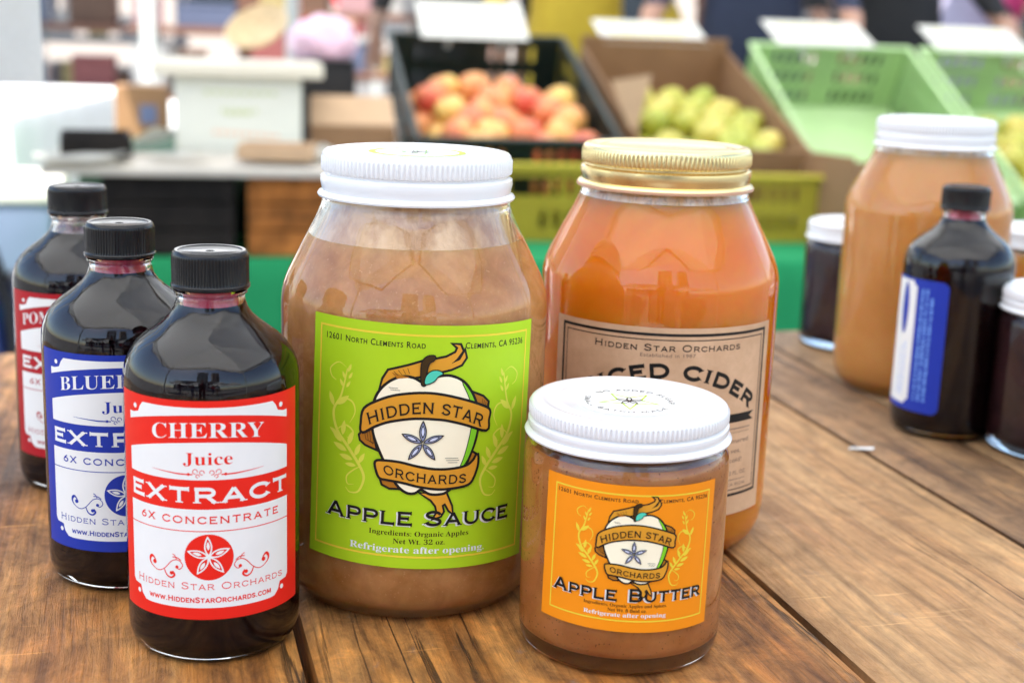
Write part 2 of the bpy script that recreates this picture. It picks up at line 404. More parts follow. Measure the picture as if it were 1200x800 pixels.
# engraver's capitals: even strokes with tiny serifs.  name: (advance, [paths], [terminals that carry no serif])
def E_(cx, cy, rx, ry, a0, a1, n=14): return arc(cx, cy, rx, ry, a0, a1, n)
CU = {
 'A': (1.00, [[(.10, 0), (.50, .97)], [(.50, .97), (.90, 0)], [(.24, .32), (.76, .32)]], [(0, 1), (1, 0), (2, 0), (2, 1)]),
 'B': (0.88, [[(.14, 0), (.14, 1)], [(.06, .94)] + [(.5, .94)] + E_(.52, .735, .22, .205, 90, -90) + [(.14, .53)], [(.14, .53), (.56, .53)] + E_(.56, .295, .26, .235, 90, -90) + [(.06, .06)]], [(0, 0), (0, 1), (1, 0), (1, 1), (2, 0), (2, 1)]),
 'C': (0.98, [E_(.53, .5, .44, .445, 38, 322, 26)], []),
 'D': (1.00, [[(.14, 0), (.14, 1)], [(.05, .94), (.45, .94)] + E_(.47, .5, .43, .44, 90, -90, 20) + [(.05, .06)]], [(0, 0), (0, 1), (1, 0), (1, 1)]),
 'E': (0.84, [[(.14, 0), (.14, 1)], [(.05, .94), (.76, .94)], [(.14, .52), (.62, .52)], [(.05, .06), (.80, .06)]], [(0, 0), (0, 1), (1, 0), (2, 0), (3, 0)]),
 'G': (1.02, [E_(.53, .5, .44, .445, 38, 300, 26) + [(.88, .16), (.88, .44)], [(.60, .46), (.98, .46)]], [(0, 1), (1, 1)]),
 'H': (1.04, [[(.15, 0), (.15, 1)], [(.89, 0), (.89, 1)], [(.15, .52), (.89, .52)]], [(2, 0), (2, 1)]),
 'I': (0.40, [[(.2, 0), (.2, 1)]], []),
 'L': (0.80, [[(.14, 0), (.14, 1)], [(.05, .06), (.76, .06)]], [(0, 0), (1, 0)]),
 'M': (1.18, [[(.13, 0), (.17, 1)], [(.17, .98), (.59, .12)], [(.59, .12), (1.01, .98)], [(1.05, 0), (1.01, 1)]], [(1, 0), (1, 1), (2, 0), (2, 1)]),
 'N': (1.06, [[(.15, 0), (.15, 1)], [(.15, .97), (.90, .04)], [(.90, 0), (.90, 1)]], [(1, 0), (1, 1)]),
 'O': (1.10, [E_(.55, .5, .46, .445, 0, 352, 40)], [(0, 0), (0, 1)]),
 'P': (0.86, [[(.14, 0), (.14, 1)], [(.05, .94), (.52, .94)] + E_(.53, .695, .25, .245, 90, -90) + [(.14, .45)]], [(0, 1), (1, 0), (1, 1)]),
 'R': (0.96, [[(.14, 0), (.14, 1)], [(.05, .94), (.55, .94)] + E_(.56, .705, .24, .235, 90, -90) + [(.14, .47)], [(.52, .47), (.86, 0)]], [(0, 1), (1, 0), (1, 1), (2, 0)]),
 'S': (0.84, [[(.74, .74)] + E_(.42, .74, .31, .20, 25, 195, 14) + [(.20, .60), (.42, .52), (.64, .42)] + E_(.42, .27, .33, .21, 25, -165, 16)], [(0, 0)]),
 'T': (0.90, [[(.45, 0), (.45, 1)], [(.06, .94), (.84, .94)]], [(0, 1)]),
 'U': (1.00, [[(.14, 1), (.14, .45)] + E_(.50, .42, .36, .365, 180, 360, 18) + [(.86, .45), (.86, 1)]], []),
 'W': (1.40, [[(.08, 1), (.38, .03)], [(.38, .03), (.70, .92)], [(.70, .92), (1.02, .03)], [(1.02, .03), (1.32, 1)]], [(0, 1), (1, 0), (1, 1), (2, 0), (2, 1), (3, 0)]),
 'X': (0.96, [[(.10, 0), (.86, 1)], [(.10, 1), (.86, 0)]], []),
 'Y': (0.96, [[(.48, 0), (.48, .45)], [(.48, .45), (.10, 1)], [(.48, .45), (.86, 1)]], [(0, 1), (1, 0), (2, 0)]),
 '6': (0.80, [[(.60, .95), (.30, .72)] + E_(.40, .31, .30, .27, 150, 500, 22)], [(0, 0), (0, 1)]),
 '.': (0.34, [[(.17, 0), (.17, .16)]], [(0, 0), (0, 1)]),
 ' ': (0.42, [], [])}
def copper(ink, s, u0, u1, base, cap, lower=0.78, w=0.15, h=0.0, gap=0.10, tick=0.055):
    """small capitals between u0 and u1 (mm)."""
    adv = 0; items = []
    for ch in s:
        k = lower if ch.islower() else 1.0
        a, paths, nos = CU[ch.upper()]
        items.append((adv, k, paths, nos)); adv += (a + gap) * k
    adv -= gap; sx = (u1 - u0) / adv
    for x, k, paths, nos in items:
        for pi, p in enumerate(paths):
            def mp(q): return (u0 + (x + q[0] * k) * sx, base + q[1] * k * cap)
            ww = w * (k ** 0.6)
            pts = [mp(q) for q in p]; ink.stroke(pts, ww * (cap + sx) / 2, h=h)
            for ti, (e, i) in enumerate(((p[0], p[1]), (p[-1], p[-2]))):
                if (pi, ti) in nos: continue
                dx, dy = e[0] - i[0], e[1] - i[1]
                hw = (ww / 2 + tick)
                if abs(dy) > 0.6 * abs(dx) and (e[1] > 0.97 or e[1] < 0.03): q = [(e[0] - hw, e[1] + (.025 if e[1] < .5 else -.025)), (e[0] + hw, e[1] + (.025 if e[1] < .5 else -.025))]
                elif abs(dy) > 0.6 * abs(dx):
                    l = math.hypot(dx, dy); q = [(e[0] - dy / l * hw, e[1] + dx / l * hw), (e[0] + dy / l * hw, e[1] - dx / l * hw)]
                else: q = [(e[0], e[1] - hw), (e[0], e[1] + hw)]
                ink.stroke([mp(c) for c in q], 0.06 * (cap + sx) / 2, h=h + 0.002)
    return ink
def bow(uc, half, rise):
    return lambda u, v: (u, v - rise * ((u - uc) / half) ** 2)
def petal(c, tip, wd, a0=0.0, a1=1.0, n=9):
    dx, dy = tip[0] - c[0], tip[1] - c[1]; l = math.hypot(dx, dy); nx, ny = -dy / l, dx / l
    side = []
    for i in range(n + 1):
        t = i / n; s = a0 + (a1 - a0) * t; side.append((s, wd * l * math.sin(PI * t) ** 0.8 * (1.1 - 0.35 * t + 0.1)))
    pts = [(c[0] + dx * s + nx * q, c[1] + dy * s + ny * q) for s, q in side]
    return pts[:-1] + [(c[0] + dx * s - nx * q, c[1] + dy * s - ny * q) for s, q in side[::-1]][:-1]

# ------------------------------------------------------------------ label artwork (mm, traced flat)
ART = dict(
apple=[(7.03,91.49),(9.36,92.68),(12.89,93.81),(16.91,93.74),(21.11,91.62),(24.23,87.71),(26.62,82.15),(27.25,76.31),(26.1,69.82),(23.62,63.44),(20.36,56.27),(16.26,52.44),(13.82,51.59),(10.19,51.76),(6.96,53.5),(4.61,52.17),(1.84,52.39),(-1.38,55.19),(-4.49,60.82),(-7.55,67.2),(-9.83,73.57),(-10.15,80.07),(-9.4,85.0),(-7.43,88.8),(-4.29,91.82),(-0.4,93.61),(3.5,93.31)],
green=[(21.11,91.62),(24.23,87.71),(26.62,82.15),(27.25,76.31),(26.1,69.82),(23.62,63.44),(20.69,59.74),(22.7,65.21),(24.65,73.29),(25.08,79.84),(23.85,85.7)],
band=[(-13.23,81.56),(-7.78,84.97),(-1.86,87.03),(5.93,87.94),(13.03,87.35),(21.29,85.1),(28.44,82.36),(31.82,80.28),(31.45,77.02),(30.8,73.54),(23.25,76.32),(18.12,77.97),(13.21,79.05),(4.52,79.58),(-4.1,78.24),(-9.7,76.03),(-13.99,73.47),(-14.28,76.38)],
foldL=[(-13.99,73.47),(-15.17,71.77),(-14.81,70.17),(-12.93,68.74),(-9.43,67.53),(-10.21,71.07),(-10.68,75.61)],
foldR=[(25.39,87.35),(29.26,85.55),(31.42,83.39),(31.13,80.79),(26.59,83.14)],
band2=[(-8.88,62.55),(-6.29,63.01),(-0.7,62.67),(5.64,61.14),(12.02,60.01),(18.57,59.93),(23.69,60.77),(26.31,62.71),(27.36,64.25),(27.29,60.49),(25.44,55.7),(23.44,54.1),(18.74,53.49),(12.97,53.48),(6.55,54.5),(0.19,56.08),(-5.4,56.87),(-7.43,57.29),(-8.52,59.69)],
fold2R=[(25.05,65.78),(27.36,64.25),(26.32,62.46),(23.69,60.77),(20.95,59.72),(23.65,62.44)],
fold2L=[(-7.42,57.21),(-6.58,54.7),(-4.15,53.54),(-0.96,53.54),(-2.19,56.31)],
tail=[(7.0,51.58),(10.64,49.23),(12.46,46.81),(13.01,44.26),(11.75,42.22),(14.01,42.93),(14.96,44.56),(14.42,46.86),(15.71,47.7),(17.27,44.8),(18.3,43.86),(17.9,46.43),(15.79,51.47),(12.21,51.18)],
top=[(-7.84,89.57),(-6.84,92.87),(-4.98,95.95),(1.87,97.84),(6.65,99.35),(10.38,99.97),(15.13,100.81),(18.5,102.42),(19.28,104.23),(17.85,105.34),(19.92,104.99),(20.81,102.94),(18.8,100.24),(16.8,98.49),(20.06,99.77),(21.66,102.48),(22.14,100.44),(20.52,98.13),(16.84,96.72),(12.84,95.91),(9.69,95.49),(6.97,94.55),(1.94,93.68),(-1.95,93.14),(-4.69,92.2)],
topdark=[(-3.9,95.48),(-1.95,93.3),(2.5,93.8),(-1.0,94.7)],
stem=[(6.64,91.49),(6.34,95.35),(6.65,99.35),(8.4,101.35),(10.75,101.48),(10.54,100.13),(8.84,98.95),(7.97,95.35),(7.81,91.49)],
leaf=[(7.81,91.65),(8.0,94.14),(9.68,95.97),(12.04,96.25),(13.65,95.24),(12.08,94.32),(10.54,92.5)],
star=[(7.2,70.19),(7.28,78.53),(-0.24,73.61),(2.2,63.99),(11.78,63.75),(14.81,72.84)],
st=[(-20.24,95.39),(-22.78,85.38),(-25.94,79.43),(-24.5,72.6),(-20.01,67.01),(-15.32,60.56),(-13.64,56.02),(-15.63,50.99),(-19.0,50.2),(-20.75,51.81)],
c1=[(-24.9,90.6),(-26.9,92.0),(-27.27,94.79),(-23.77,97.23),(-20.68,95.72)],
c2=[(-25.94,80.21),(-22.77,84.22),(-18.44,83.65),(-17.16,79.93),(-19.22,75.76)],
c3=[(-24.5,72.6),(-20.94,74.73),(-17.93,72.8),(-18.6,69.9),(-20.4,70.5)],
c4=[(-15.0,60.2),(-17.6,58.6),(-20.3,56.0),(-20.0,53.2),(-17.5,53.3)])
def rotd(deg, c):
    a = R_(deg); ca, sa = math.cos(a), math.sin(a)
    return lambda u, v: (c[0] + (u - c[0]) * ca - (v - c[1]) * sa, c[1] + (u - c[0]) * sa + (v - c[1]) * ca)
_n = rotd(2.0, (8, 68))
for _k in ART: ART[_k] = [_n(*p) for p in ART[_k]]
SMOOTH = ('apple', 'green', 'leaf', 'stem', 'band', 'band2')

def emblem(parent, R, fm, fin, base, flourish_ink):
    """the apple with its two ribbons; fm maps the flat art to the label, fin tilts the label as it was stuck on."""
    sc = abs(fm(1, 0)[0] - fm(0, 0)[0])
    inks = {k: Ink() for k in ('cream', 'black', 'gold', 'leafg', 'teal', 'stem', 'grey', 'lilac')}
    st = 0.024; o = [0]
    def shape(nm, col, lw=0.85, outline=True):
        p = [fm(*q) for q in (spline(ART[nm], 4, True) if nm in SMOOTH else ART[nm])]
        if col == 'goldd':
            q = Ink(); q.poly(p, h=(o[0] + 1) * st); q.warp(fin); q.on_jar('ribbon_fold_print', 'ink_goldd', R, base + .02, parent)
            inks['black'].stroke(p, 2 * lw * sc, True, h=o[0] * st); o[0] += 2; return
        if outline: inks['black'].stroke(p, 2 * lw * sc, True, h=o[0] * st)
        o[0] += 1; inks[col].poly(p, h=o[0] * st); o[0] += 1
    for nm, col, lw in (('top', 'gold', .85), ('foldL', 'goldd', .85), ('foldR', 'goldd', .85), ('fold2L', 'goldd', .85), ('fold2R', 'goldd', .85), ('tail', 'gold', .75), ('apple', 'cream', 1.0)):
        shape(nm, col, lw)
    shape('topdark', 'goldd', 0, False)
    shape('green', 'leafg', .3)
    for i in range(4):       # hatching inside the ribbon folds
        inks['black'].stroke([fm(-13.6 + i * .9, 73.2 + i * .4), fm(-12.9 + i * .95, 69.9 - i * .35), fm(-10.3, 69.0 - i * .2)], 0.16 * sc, h=o[0] * st)
        inks['black'].stroke([fm(26.3 - i * .5, 64.6 - i * .8), fm(25.0 - i * .9, 62.6 - i * .5)], 0.16 * sc, h=o[0] * st)
        inks['black'].stroke([fm(30.6 - i * .7, 84.2 + i * .5), fm(30.3 - i * .7, 82.2 + i * .4)], 0.16 * sc, h=o[0] * st)
        inks['black'].stroke([fm(-4.2 + i * 1.6, 95.6 + i * .45), fm(-2.6 + i * 1.3, 94.2 + i * .3)], 0.16 * sc, h=o[0] * st)
    for a, b, y in ((-5.6, -2.4, 89.6), (-5.0, -1.6, 88.9), (15.4, 20.2, 64.6), (15.8, 20.6, 63.8), (16.4, 20.0, 63.0)):
        inks['black'].stroke([fm(a, y), fm(b, y - .1)], 0.16 * sc, h=o[0] * st)
    shape('band', 'gold', .95); shape('band2', 'gold', .95); shape('stem', 'stem', .45); shape('leaf', 'teal', .4)
    c = ART['star'][0]
    for tp in ART['star'][1:]:
        inks['black'].poly([fm(*q) for q in petal(c, tp, .155, 0.02, 1.0)], h=o[0] * st)
        inks['grey'].poly([fm(*q) for q in petal(c, tp, .115, 0.08, 0.90)], h=(o[0] + 1) * st)
        inks['black'].poly([fm(*q) for q in petal(c, tp, .085, 0.22, 0.80)], h=(o[0] + 2) * st)
        inks['lilac'].poly([fm(*q) for q in petal(c, tp, .055, 0.30, 0.72)], h=(o[0] + 3) * st)
    names = dict(cream='apple_print', black='outline_print', gold='ribbon_print', leafg='apple_skin_print', teal='leaf_print', stem='stem_print', grey='seed_edge_print', lilac='seed_print')
    # lettering on the ribbons
    let = Ink(); hh = (o[0] + 4) * st
    copper(let, 'HIDDEN STAR', -12.0, 28.3, 0, 4.0, w=.15, gap=.16)
    let.warp(lambda u, v: (u + v * 0.030 * (u - 8.2) * .5, 81.3 + v - 5.6 * ((u - 8.2) / 20.2) ** 2 - 0.3))
    n0 = len(let.v)
    copper(let, 'ORCHARDS', -6.0, 23.6, 0, 3.3, w=.15, gap=.16)
    let.warp(lambda u, v: (u, 55.6 + v - (u - 8.6) * 0.09 + 1.1 * ((u - 8.6) / 15) ** 2 * (1 if u > 8.6 else 1.4)), n0)
    let.warp(lambda u, v: fm(u, v)); let.v = [(u, v, h + hh) for u, v, h in let.v]
    let.warp(fin); let.on_jar('ribbon_lettering', 'ink_black', R, base, parent)
    # side flourishes
    for sgn in (1, -1):
        fl = Ink()
        mm = (lambda u, v: fm(u, v)) if sgn == 1 else (lambda u, v: fm(16.4 - u, v))
        for nm, w0 in (('st', 1.0), ('c1', .45), ('c2', .55), ('c3', .55), ('c4', .5)):
            p = spline(ART[nm], 6); k = len(p)
            fl.stroke([mm(*q) for q in p], [sc * w0 * (0.30 + 0.9 * math.sin(PI * min(1, .08 + i / k))) for i in range(k)])
        for (x, y, a, l) in ((-20.9, 93, 70, 3.4), (-21.8, 90.2, 115, 3.2), (-20.6, 90.6, 60, 3.0), (-22.6, 87.4, 118, 3.2), (-21.4, 87.4, 58, 3.0), (-24.9, 80.6, 40, 6.2), (-26.3, 79.8, 112, 5.6),
                             (-22.2, 69.8, 84, 5.6), (-19.8, 66.6, 72, 5.6), (-17.0, 63.0, 68, 5.2), (-15.4, 60.5, 62, 4.6), (-24.0, 69.5, 150, 4.4), (-22.4, 67.2, 140, 5.4), (-20.2, 64.2, 158, 6.2), (-17.8, 61.4, 168, 5.6), (-16.4, 59.4, 178, 4.4)):
            tip = (x + l * math.cos(R_(a)), y + l * math.sin(R_(a)))
            fl.poly([mm(*q) for q in petal((x, y), tip, .17, 0, 1, 6)], h=0.004)
        fl.warp(fin); fl.on_jar('flourish_print', flourish_ink, R, base, parent)
    for k, ik in inks.items():
        if not ik.v: continue
        ik.warp(fin); ik.on_jar(names[k], 'ink_' + k, R, base + 0.02, parent)

def label_sheet(parent, R, rect, mat, fin=None, radius=0.0, name='label', thick=0.10):
    x0, y0, x1, y1 = rect; ik = Ink()
    if radius:
        r = radius
        ik.poly(arc(x1 - r, y1 - r, r, r, 0, 90, 6) + arc(x0 + r, y1 - r, r, r, 90, 180, 6) + arc(x0 + r, y0 + r, r, r, 180, 270, 6) + arc(x1 - r, y0 + r, r, r, 270, 360, 6))
    else: ik.rect(x0, y0, x1, y1)
    if fin: ik.warp(fin)
    o = ik.on_jar(name, mat, R, thick, parent, step=1.3)
    return o
LB = 0.16      # first ink layer over the glass, mm

def sauce_label(jar, R):
    fin = rotd(-2.0, (8, 68))
    lab = label_sheet(jar, R, (-36.3, 23.0, 52.5, 112.3), 'ink_lime', fin)
    b = Ink(); b.stroke([(-33, 27.4), (49, 27.4), (49, 108.6), (-33, 108.6)], 0.75, True); b.warp(fin).on_jar('border_print', 'ink_yellow', R, LB, lab)
    emblem(lab, R, lambda u, v: (u, v), fin, LB, 'ink_limepale')
    k = Ink()
    text(k, '12601 North Clements Road', -30.4, 6.4, 104.1, 2.2, smallcaps=.78, bold=.012, spacing=1.12)
    text(k, 'Clements, CA 95236', 20.7, 46.8, 104.1, 2.2, smallcaps=.78, bold=.012, spacing=1.12)
    k.warp(fin).on_jar('address_lettering', 'ink_black', R, LB, lab)
    w = Ink(); copper(w, 'Apple', -28.1, 4.4, 39.05, 5.5, lower=.88, w=.165, tick=.065); copper(w, 'Sauce', 8.8, 42.7, 39.05, 5.5, lower=.88, w=.165, tick=.065)
    text(w, serif('Refrigerate after opening.'), -17.5, 32.9, 28.9, 2.5)
    w.warp(fin).on_jar('white_lettering', 'ink_white', R, LB + .03, lab)
    t = Ink(); copper(t, 'Apple', -27.5, 5.0, 39.5, 5.5, lower=.88, w=.165, tick=.065); copper(t, 'Sauce', 9.4, 43.3, 39.5, 5.5, lower=.88, w=.165, tick=.065)
    t.warp(fin).on_jar('title_lettering', 'ink_black', R, LB + .34, lab)
    i = Ink(); text(i, serif('Ingredients: Organic Apples'), -10.4, 26.1, 35.3, 1.9, bold=0); text(i, serif('Net Wt. 32 oz.'), -1.5, 17.2, 32.3, 1.9, bold=0)
    i.warp(fin).on_jar('ingredient_lettering', 'ink_stem', R, LB, lab)

def butter_label(jar, R):
    fin = rotd(-1.2, (0, 43))
    lab = label_sheet(jar, R, (-32.2, 17.3, 32.0, 68.6), 'ink_orange', fin)
    b = Ink(); b.stroke([(-28, 21.3), (28.7, 21.3), (28.7, 65.4), (-28, 65.4)], 0.5, True); b.warp(fin).on_jar('border_print', 'ink_yellow', R, LB, lab)
    emblem(lab, R, lambda u, v: (1.4 + (u - 8.1) * .566, 38.4 + (v - 57.8) * .555), fin, LB, 'ink_yellow')
    k = Ink()
    text(k, '12601 North Clements Road', -26.9, 1.2, 62.9, 1.35, smallcaps=.78, bold=.012, spacing=1.12)
    text(k, 'Clements, CA 95236', 8.2, 27.6, 62.9, 1.35, smallcaps=.78, bold=.012, spacing=1.12)
    k.warp(fin).on_jar('address_lettering', 'ink_black', R, LB, lab)
    for nm, ink, d, dz in (('white_lettering', 'ink_white', -.55, .03), ('title_lettering', 'ink_black', 0, .34)):
        t = Ink(); copper(t, 'Apple', -26.6 + d, -3.6 + d, 28.5 + d * .7, 4.4, lower=.82, w=.17, tick=.065); copper(t, 'Butter', 0.2 + d, 27.3 + d, 28.5 + d * .7, 4.4, lower=.82, w=.17, tick=.065)
        if d: text(t, serif('Refrigerate after opening'), -14.6, 13.6, 22.7, 1.5)
        t.warp(fin).on_jar(nm, ink, R, LB + dz, lab)
    i = Ink(); text(i, serif('Ingredients: Organic Apples and Spices.'), -14.8, 13.8, 26.2, 1.15, bold=0); text(i, serif('Net Wt. 8 fluid oz.'), -6.4, 6.7, 24.5, 1.15, bold=0)
    i.warp(fin).on_jar('ingredient_lettering', 'ink_stem', R, LB, lab)

def cider_label(jar, R):
    lab = label_sheet(jar, R, (-51.8, 20.3, 52, 100), 'kraft')
    k = Ink()
    k.stroke([(-47.4, 28.9), (47.6, 28.9), (47.6, 97.2), (-47.4, 97.2)], 1.15, True); k.stroke([(-45.3, 31), (45.5, 31), (45.5, 95.1), (-45.3, 95.1)], 0.42, True)
    k.poly([(-43, 63.5), (-40.2, 61.7), (-43, 59.9), (43, 59.9), (40.2, 61.7), (43, 63.5)])
    k.on_jar('border_print', 'ink_black', R, LB, lab)
    t = Ink(); copper(t, 'Hidden Star Orchards', -30.7, 31.5, 90.6, 2.7, lower=.76, w=.15, gap=.16)
    n0 = len(t.v); copper(t, 'SPICED CIDER', -44.5, 44.5, 0, 5.4, w=.24, gap=.14, tick=.05)
    t.warp(lambda u, v: ((59 + v) * math.sin(u / 61), 20.9 + (59 + v) * math.cos(u / 61)), n0)
    t.on_jar('title_lettering', 'ink_black', R, LB, lab)
    g = Ink(); text(g, 'Established in 1987', -11.2, 11, 88.2, 1.45, spacing=1.1)
    for s, u0, u1, v, c in (('mered', 30.6, 40.6, 51.0, 1.9), ('ves,', 30.3, 36.0, 46.8, 1.9), ('cold!', 29.8, 37.0, 42.8, 1.9), ('32 FL. OZ', 29.0, 40.0, 37.4, 1.6), ('CA 95236', 29.5, 40.0, 32.6, 1.2)):
        text(g, s, u0, u1, v, c)
    g.rect(-41, 57.0, 41, 57.35); g.rect(-40, 35.2, 40, 35.45)
    for q in range(80): g.rect(-41 + q * 1.025, 55.4, -40.5 + q * 1.025, 55.75)
    g.on_jar('small_lettering', 'ink_kraftg', R, LB, lab)

def extract_label(bottle, R, c, col, word, wfit):
    lab = label_sheet(bottle, R, (c - 36.7, 17.3, c + 37.2, 92.8), col, name='label')
    sh = lambda pts: [(u + c, v) for u, v in pts]
    arch = lambda v0, v1, n=16: [(-30.4 + 60.8 * i / n, v1 + (v0 - v1) * (1 - (1 - 2 * i / n) ** 2)) for i in range(n + 1)]
    w = Ink()
    w.poly(sh(arch(88.1, 83.6) + [(30.4, 86.3), (28.2, 86.3), (25.6, 87.0), (24.6, 89.0), (23.2, 90.5), (-23.0, 90.5), (-24.4, 89.0), (-25.4, 87.0), (-28.0, 86.3), (-30.4, 86.3)]))
    w.poly(sh(arch(78.9, 74.0) + [(30.4, 66.1), (-30.4, 66.1)]))
    w.poly(sh([(-30.4, 56), (-30.4, 28.0), (-29.4, 26.6), (-26.2, 26.2), (-25.4, 23.6), (-23.6, 21.8), (-21.5, 21.5), (21.5, 21.5), (23.6, 21.8), (25.4, 23.6), (26.2, 26.2), (29.4, 26.6), (30.4, 28.0), (30.4, 56)]))
    for s in (-1, 1): w.disc(c + s * 27.1, 88.6, .85); w.disc(c + s * 27.2, 24.0, .85)
    n0 = len(w.v); text(w, serif(word), c + wfit[0], c + wfit[1], 80.5, 5.2, bold=-.006)
    w.warp(bow(c, 19, 1.4), n0)
    copper(w, 'EXTRACT', c - 29.9, c + 30.3, 58.3, 5.0, w=.185, gap=.13, tick=.065)
    w.on_jar('white_print', 'ink_white', R, LB, lab)
    k = Ink()
    text(k, serif('Juice'), c - 7.7, c + 8.3, 71.3, 4.2, bold=-.006)
    for s in (-1, 1):
        k.stroke(sh([(s * 4.6, 68.0), (s * 9.0, 68.05), (s * 19.2, 68.9)]), [.42, .5, .08])
        for (x, y, r) in ((1.6, 68.7, .75), (3.8, 69.0, .8), (3.0, 67.5, .55)): k.stroke(sh(arc(s * x, y, r, r, 90 - s * 200, 90 + s * 110, 12)), .24)
        k.disc(c + s * 6.0, 68.05, .5)
    copper(k, '6x Concentrate', c - 24.8, c + 25.5, 51.1, 2.5, lower=.98, w=.16, gap=.22)
    k.rect(c - 30.4, 48.3, c + 30.4, 48.62)
    k.disc(c + .25, 39.4, 8.05)
    for s in (-1, 1):
        mp = (lambda u, v: (c - u, v)) if s == -1 else (lambda u, v: (c + u, v))
        main = spline([(18.3, 36.0), (18.9, 37.3), (20.1, 38.2), (21.0, 37.0), (20.4, 35.2), (17.8, 33.6), (15.2, 34.5), (12.2, 37.6), (9.8, 38.0), (8.5, 36.3), (9.6, 34.9), (10.9, 35.5)], 5)
        n = len(main); k.stroke([mp(*q) for q in main], [.30 + .75 * max(0, 1 - abs(i / n - .22) / .16) for i in range(n)])
        k.disc(mp(19.0, 36.3)[0], 36.3, .75); k.disc(mp(10.5, 35.6)[0], 35.6, .6)
        sec = spline([(15.2, 34.5), (14.2, 32.4), (12.6, 31.7), (11.4, 32.7), (12.2, 33.9)], 5)
        k.stroke([mp(*q) for q in sec], [.35 + .55 * i / len(sec) for i in range(len(sec))]); k.disc(mp(12.5, 33.3)[0], 33.3, .65)
        k.stroke([mp(*q) for q in spline([(9.0, 38.0), (10.4, 38.9), (12.0, 39.0)], 4)], .35); k.stroke([mp(*q) for q in spline([(10.6, 38.3), (11.2, 39.6), (12.0, 40.0)], 4)], .3)
    copper(k, 'Hidden Star Orchards', c - 27.4, c + 27.3, 28.0, 2.5, lower=.80, w=.11, gap=.16)
    copper(k, 'www.HiddenStarOrchards.com', c - 21.7, c + 22, 23.4, 1.9, lower=.82, w=.22, gap=.12)
    k.on_jar('colour_print', col, R, LB + .04, lab)
    p = Ink(); cc = (c + .2, 39.6)
    for tp in ((-.1, 46.4), (-6.5, 41.4), (-3.5, 33.8), (4.8, 34.2), (6.7, 42.1)):
        tp = (c + tp[0], tp[1])
        q = petal(cc, tp, .155, .06, 1); p.stroke(q, .48, True)
        p.poly(petal(cc, tp, .075, .34, .78, 6))
    p.on_jar('star_print', 'ink_white', R, LB + .10, lab)
    return lab

# ------------------------------------------------------------------ jars and bottles (origin at the base, metres)
def shell(outer, inner):
    return lathe(outer + inner[::-1], 112)
def rnd(cx, cz, r, a0, a1, n=6): return [(cx + r * math.cos(R_(a0 + (a1 - a0) * i / n)), cz + r * math.sin(R_(a0 + (a1 - a0) * i / n))) for i in range(n + 1)]

MAYO_OUT = [(0, .0030), (.028, .0028), (.0355, .0012), (.0375, .0000), (.0405, .0000), (.0440, .0016), (.0472, .0055), (.0492, .0110), (.0500, .0175), (.0502, .0240),
            (.0502, .1120), (.0499, .1155), (.0490, .1190), (.0474, .1232), (.0428, .1325), (.0376, .1425), (.0360, .1462), (.0352, .1486), (.0350, .1500), (.0336, .1510), (.0334, .1645), (.0328, .1655)]
MAYO_IN = [(0, .0050), (.034, .0048), (.0428, .0062), (.0466, .0100), (.0481, .0165), (.0484, .0240), (.0484, .1118), (.0478, .1150), (.0463, .1186), (.0448, .1222), (.0402, .1316), (.0352, .1414), (.0334, .1456), (.0322, .1490), (.0308, .1520), (.0308, .1655)]
def inner_at(prof, z):
    for (r0, z0), (r1, z1) in zip(prof, prof[1:]):
        if z1 > z0 and z0 <= z <= z1: return r0 + (r1 - r0) * (z - z0) / (z1 - z0)
    return prof[-1][0]
def fill(prof, level, grow=.00025, bow=.0006):
    p = []
    for i, (r, z) in enumerate(prof):
        if z >= level: break
        p.append((r + (grow if r > 0 else 0), z - (grow if i < 2 else 0)))
    r = inner_at(prof, level)
    p += [(r + grow, level), (r - .002, level - bow), (0, level - bow)]
    return lathe(p, 96)
def film_band(prof, z0, z1, inset=.0002):
    zs = [z0] + [z for r, z in prof if z0 < z < z1 and r > .005] + [z1]
    zs = sorted(set(zs)); return lathe([(inner_at(prof, z) - inset, z) for z in zs], 96)
def metal_lid(jar, mat, r, z0, z1, knurl=118, liner=False):
    """screw lid: rolled lower bead, thread band, knurled band, stepped top."""
    H = z1 - z0; rt = r * 0.962; n = knurl * 4
    prof = [(rt - .0016, z0 + .0006), (r - .0012, z0), (r - .0002, z0 + .0003), (r, z0 + .0010), (r - .0004, z0 + .0017), (rt - .0003, z0 + .0024), (rt, z0 + H * .24), (rt + .0004, z0 + H * .34), (rt + .0002, z0 + H * .44), (rt - .0012, z0 + H * .49), (rt - .0012, z0 + H * .53),
            (rt - .0002, z0 + H * .56), (rt, z0 + H * .60), (rt, z0 + H * .84), (rt - .0002, z0 + H * .875), (rt - .0005, z0 + H * .93), (rt - .0014, z0 + H * .985), (rt - .0026, z1), (rt - .0046, z1), (rt - .0056, z1 - .0007), (rt - .0085, z1 - .0008), (rt - .0092, z1 - .0005), (rt - .0110, z1 - .0005), (rt - .0117, z1 - .0009), (0, z1 - .0009)]
    lid = obj('lid', lathe(prof, n, lambda i, k: (-.00036 if (k % 4) in (0, 1) else .00012) if i in (11, 12, 13) else 0), mat, jar, smooth=38)
    if liner: obj('liner', lathe([(r - .0013, z0 + .0010), (r - .0012, z0 - .00035), (r + .00025, z0 - .0002), (r + .0003, z0 + .0007), (r - .0001, z0 + .0011)], 120), 'sealant', lid, smooth=60)
    return lid, z1 - .0009

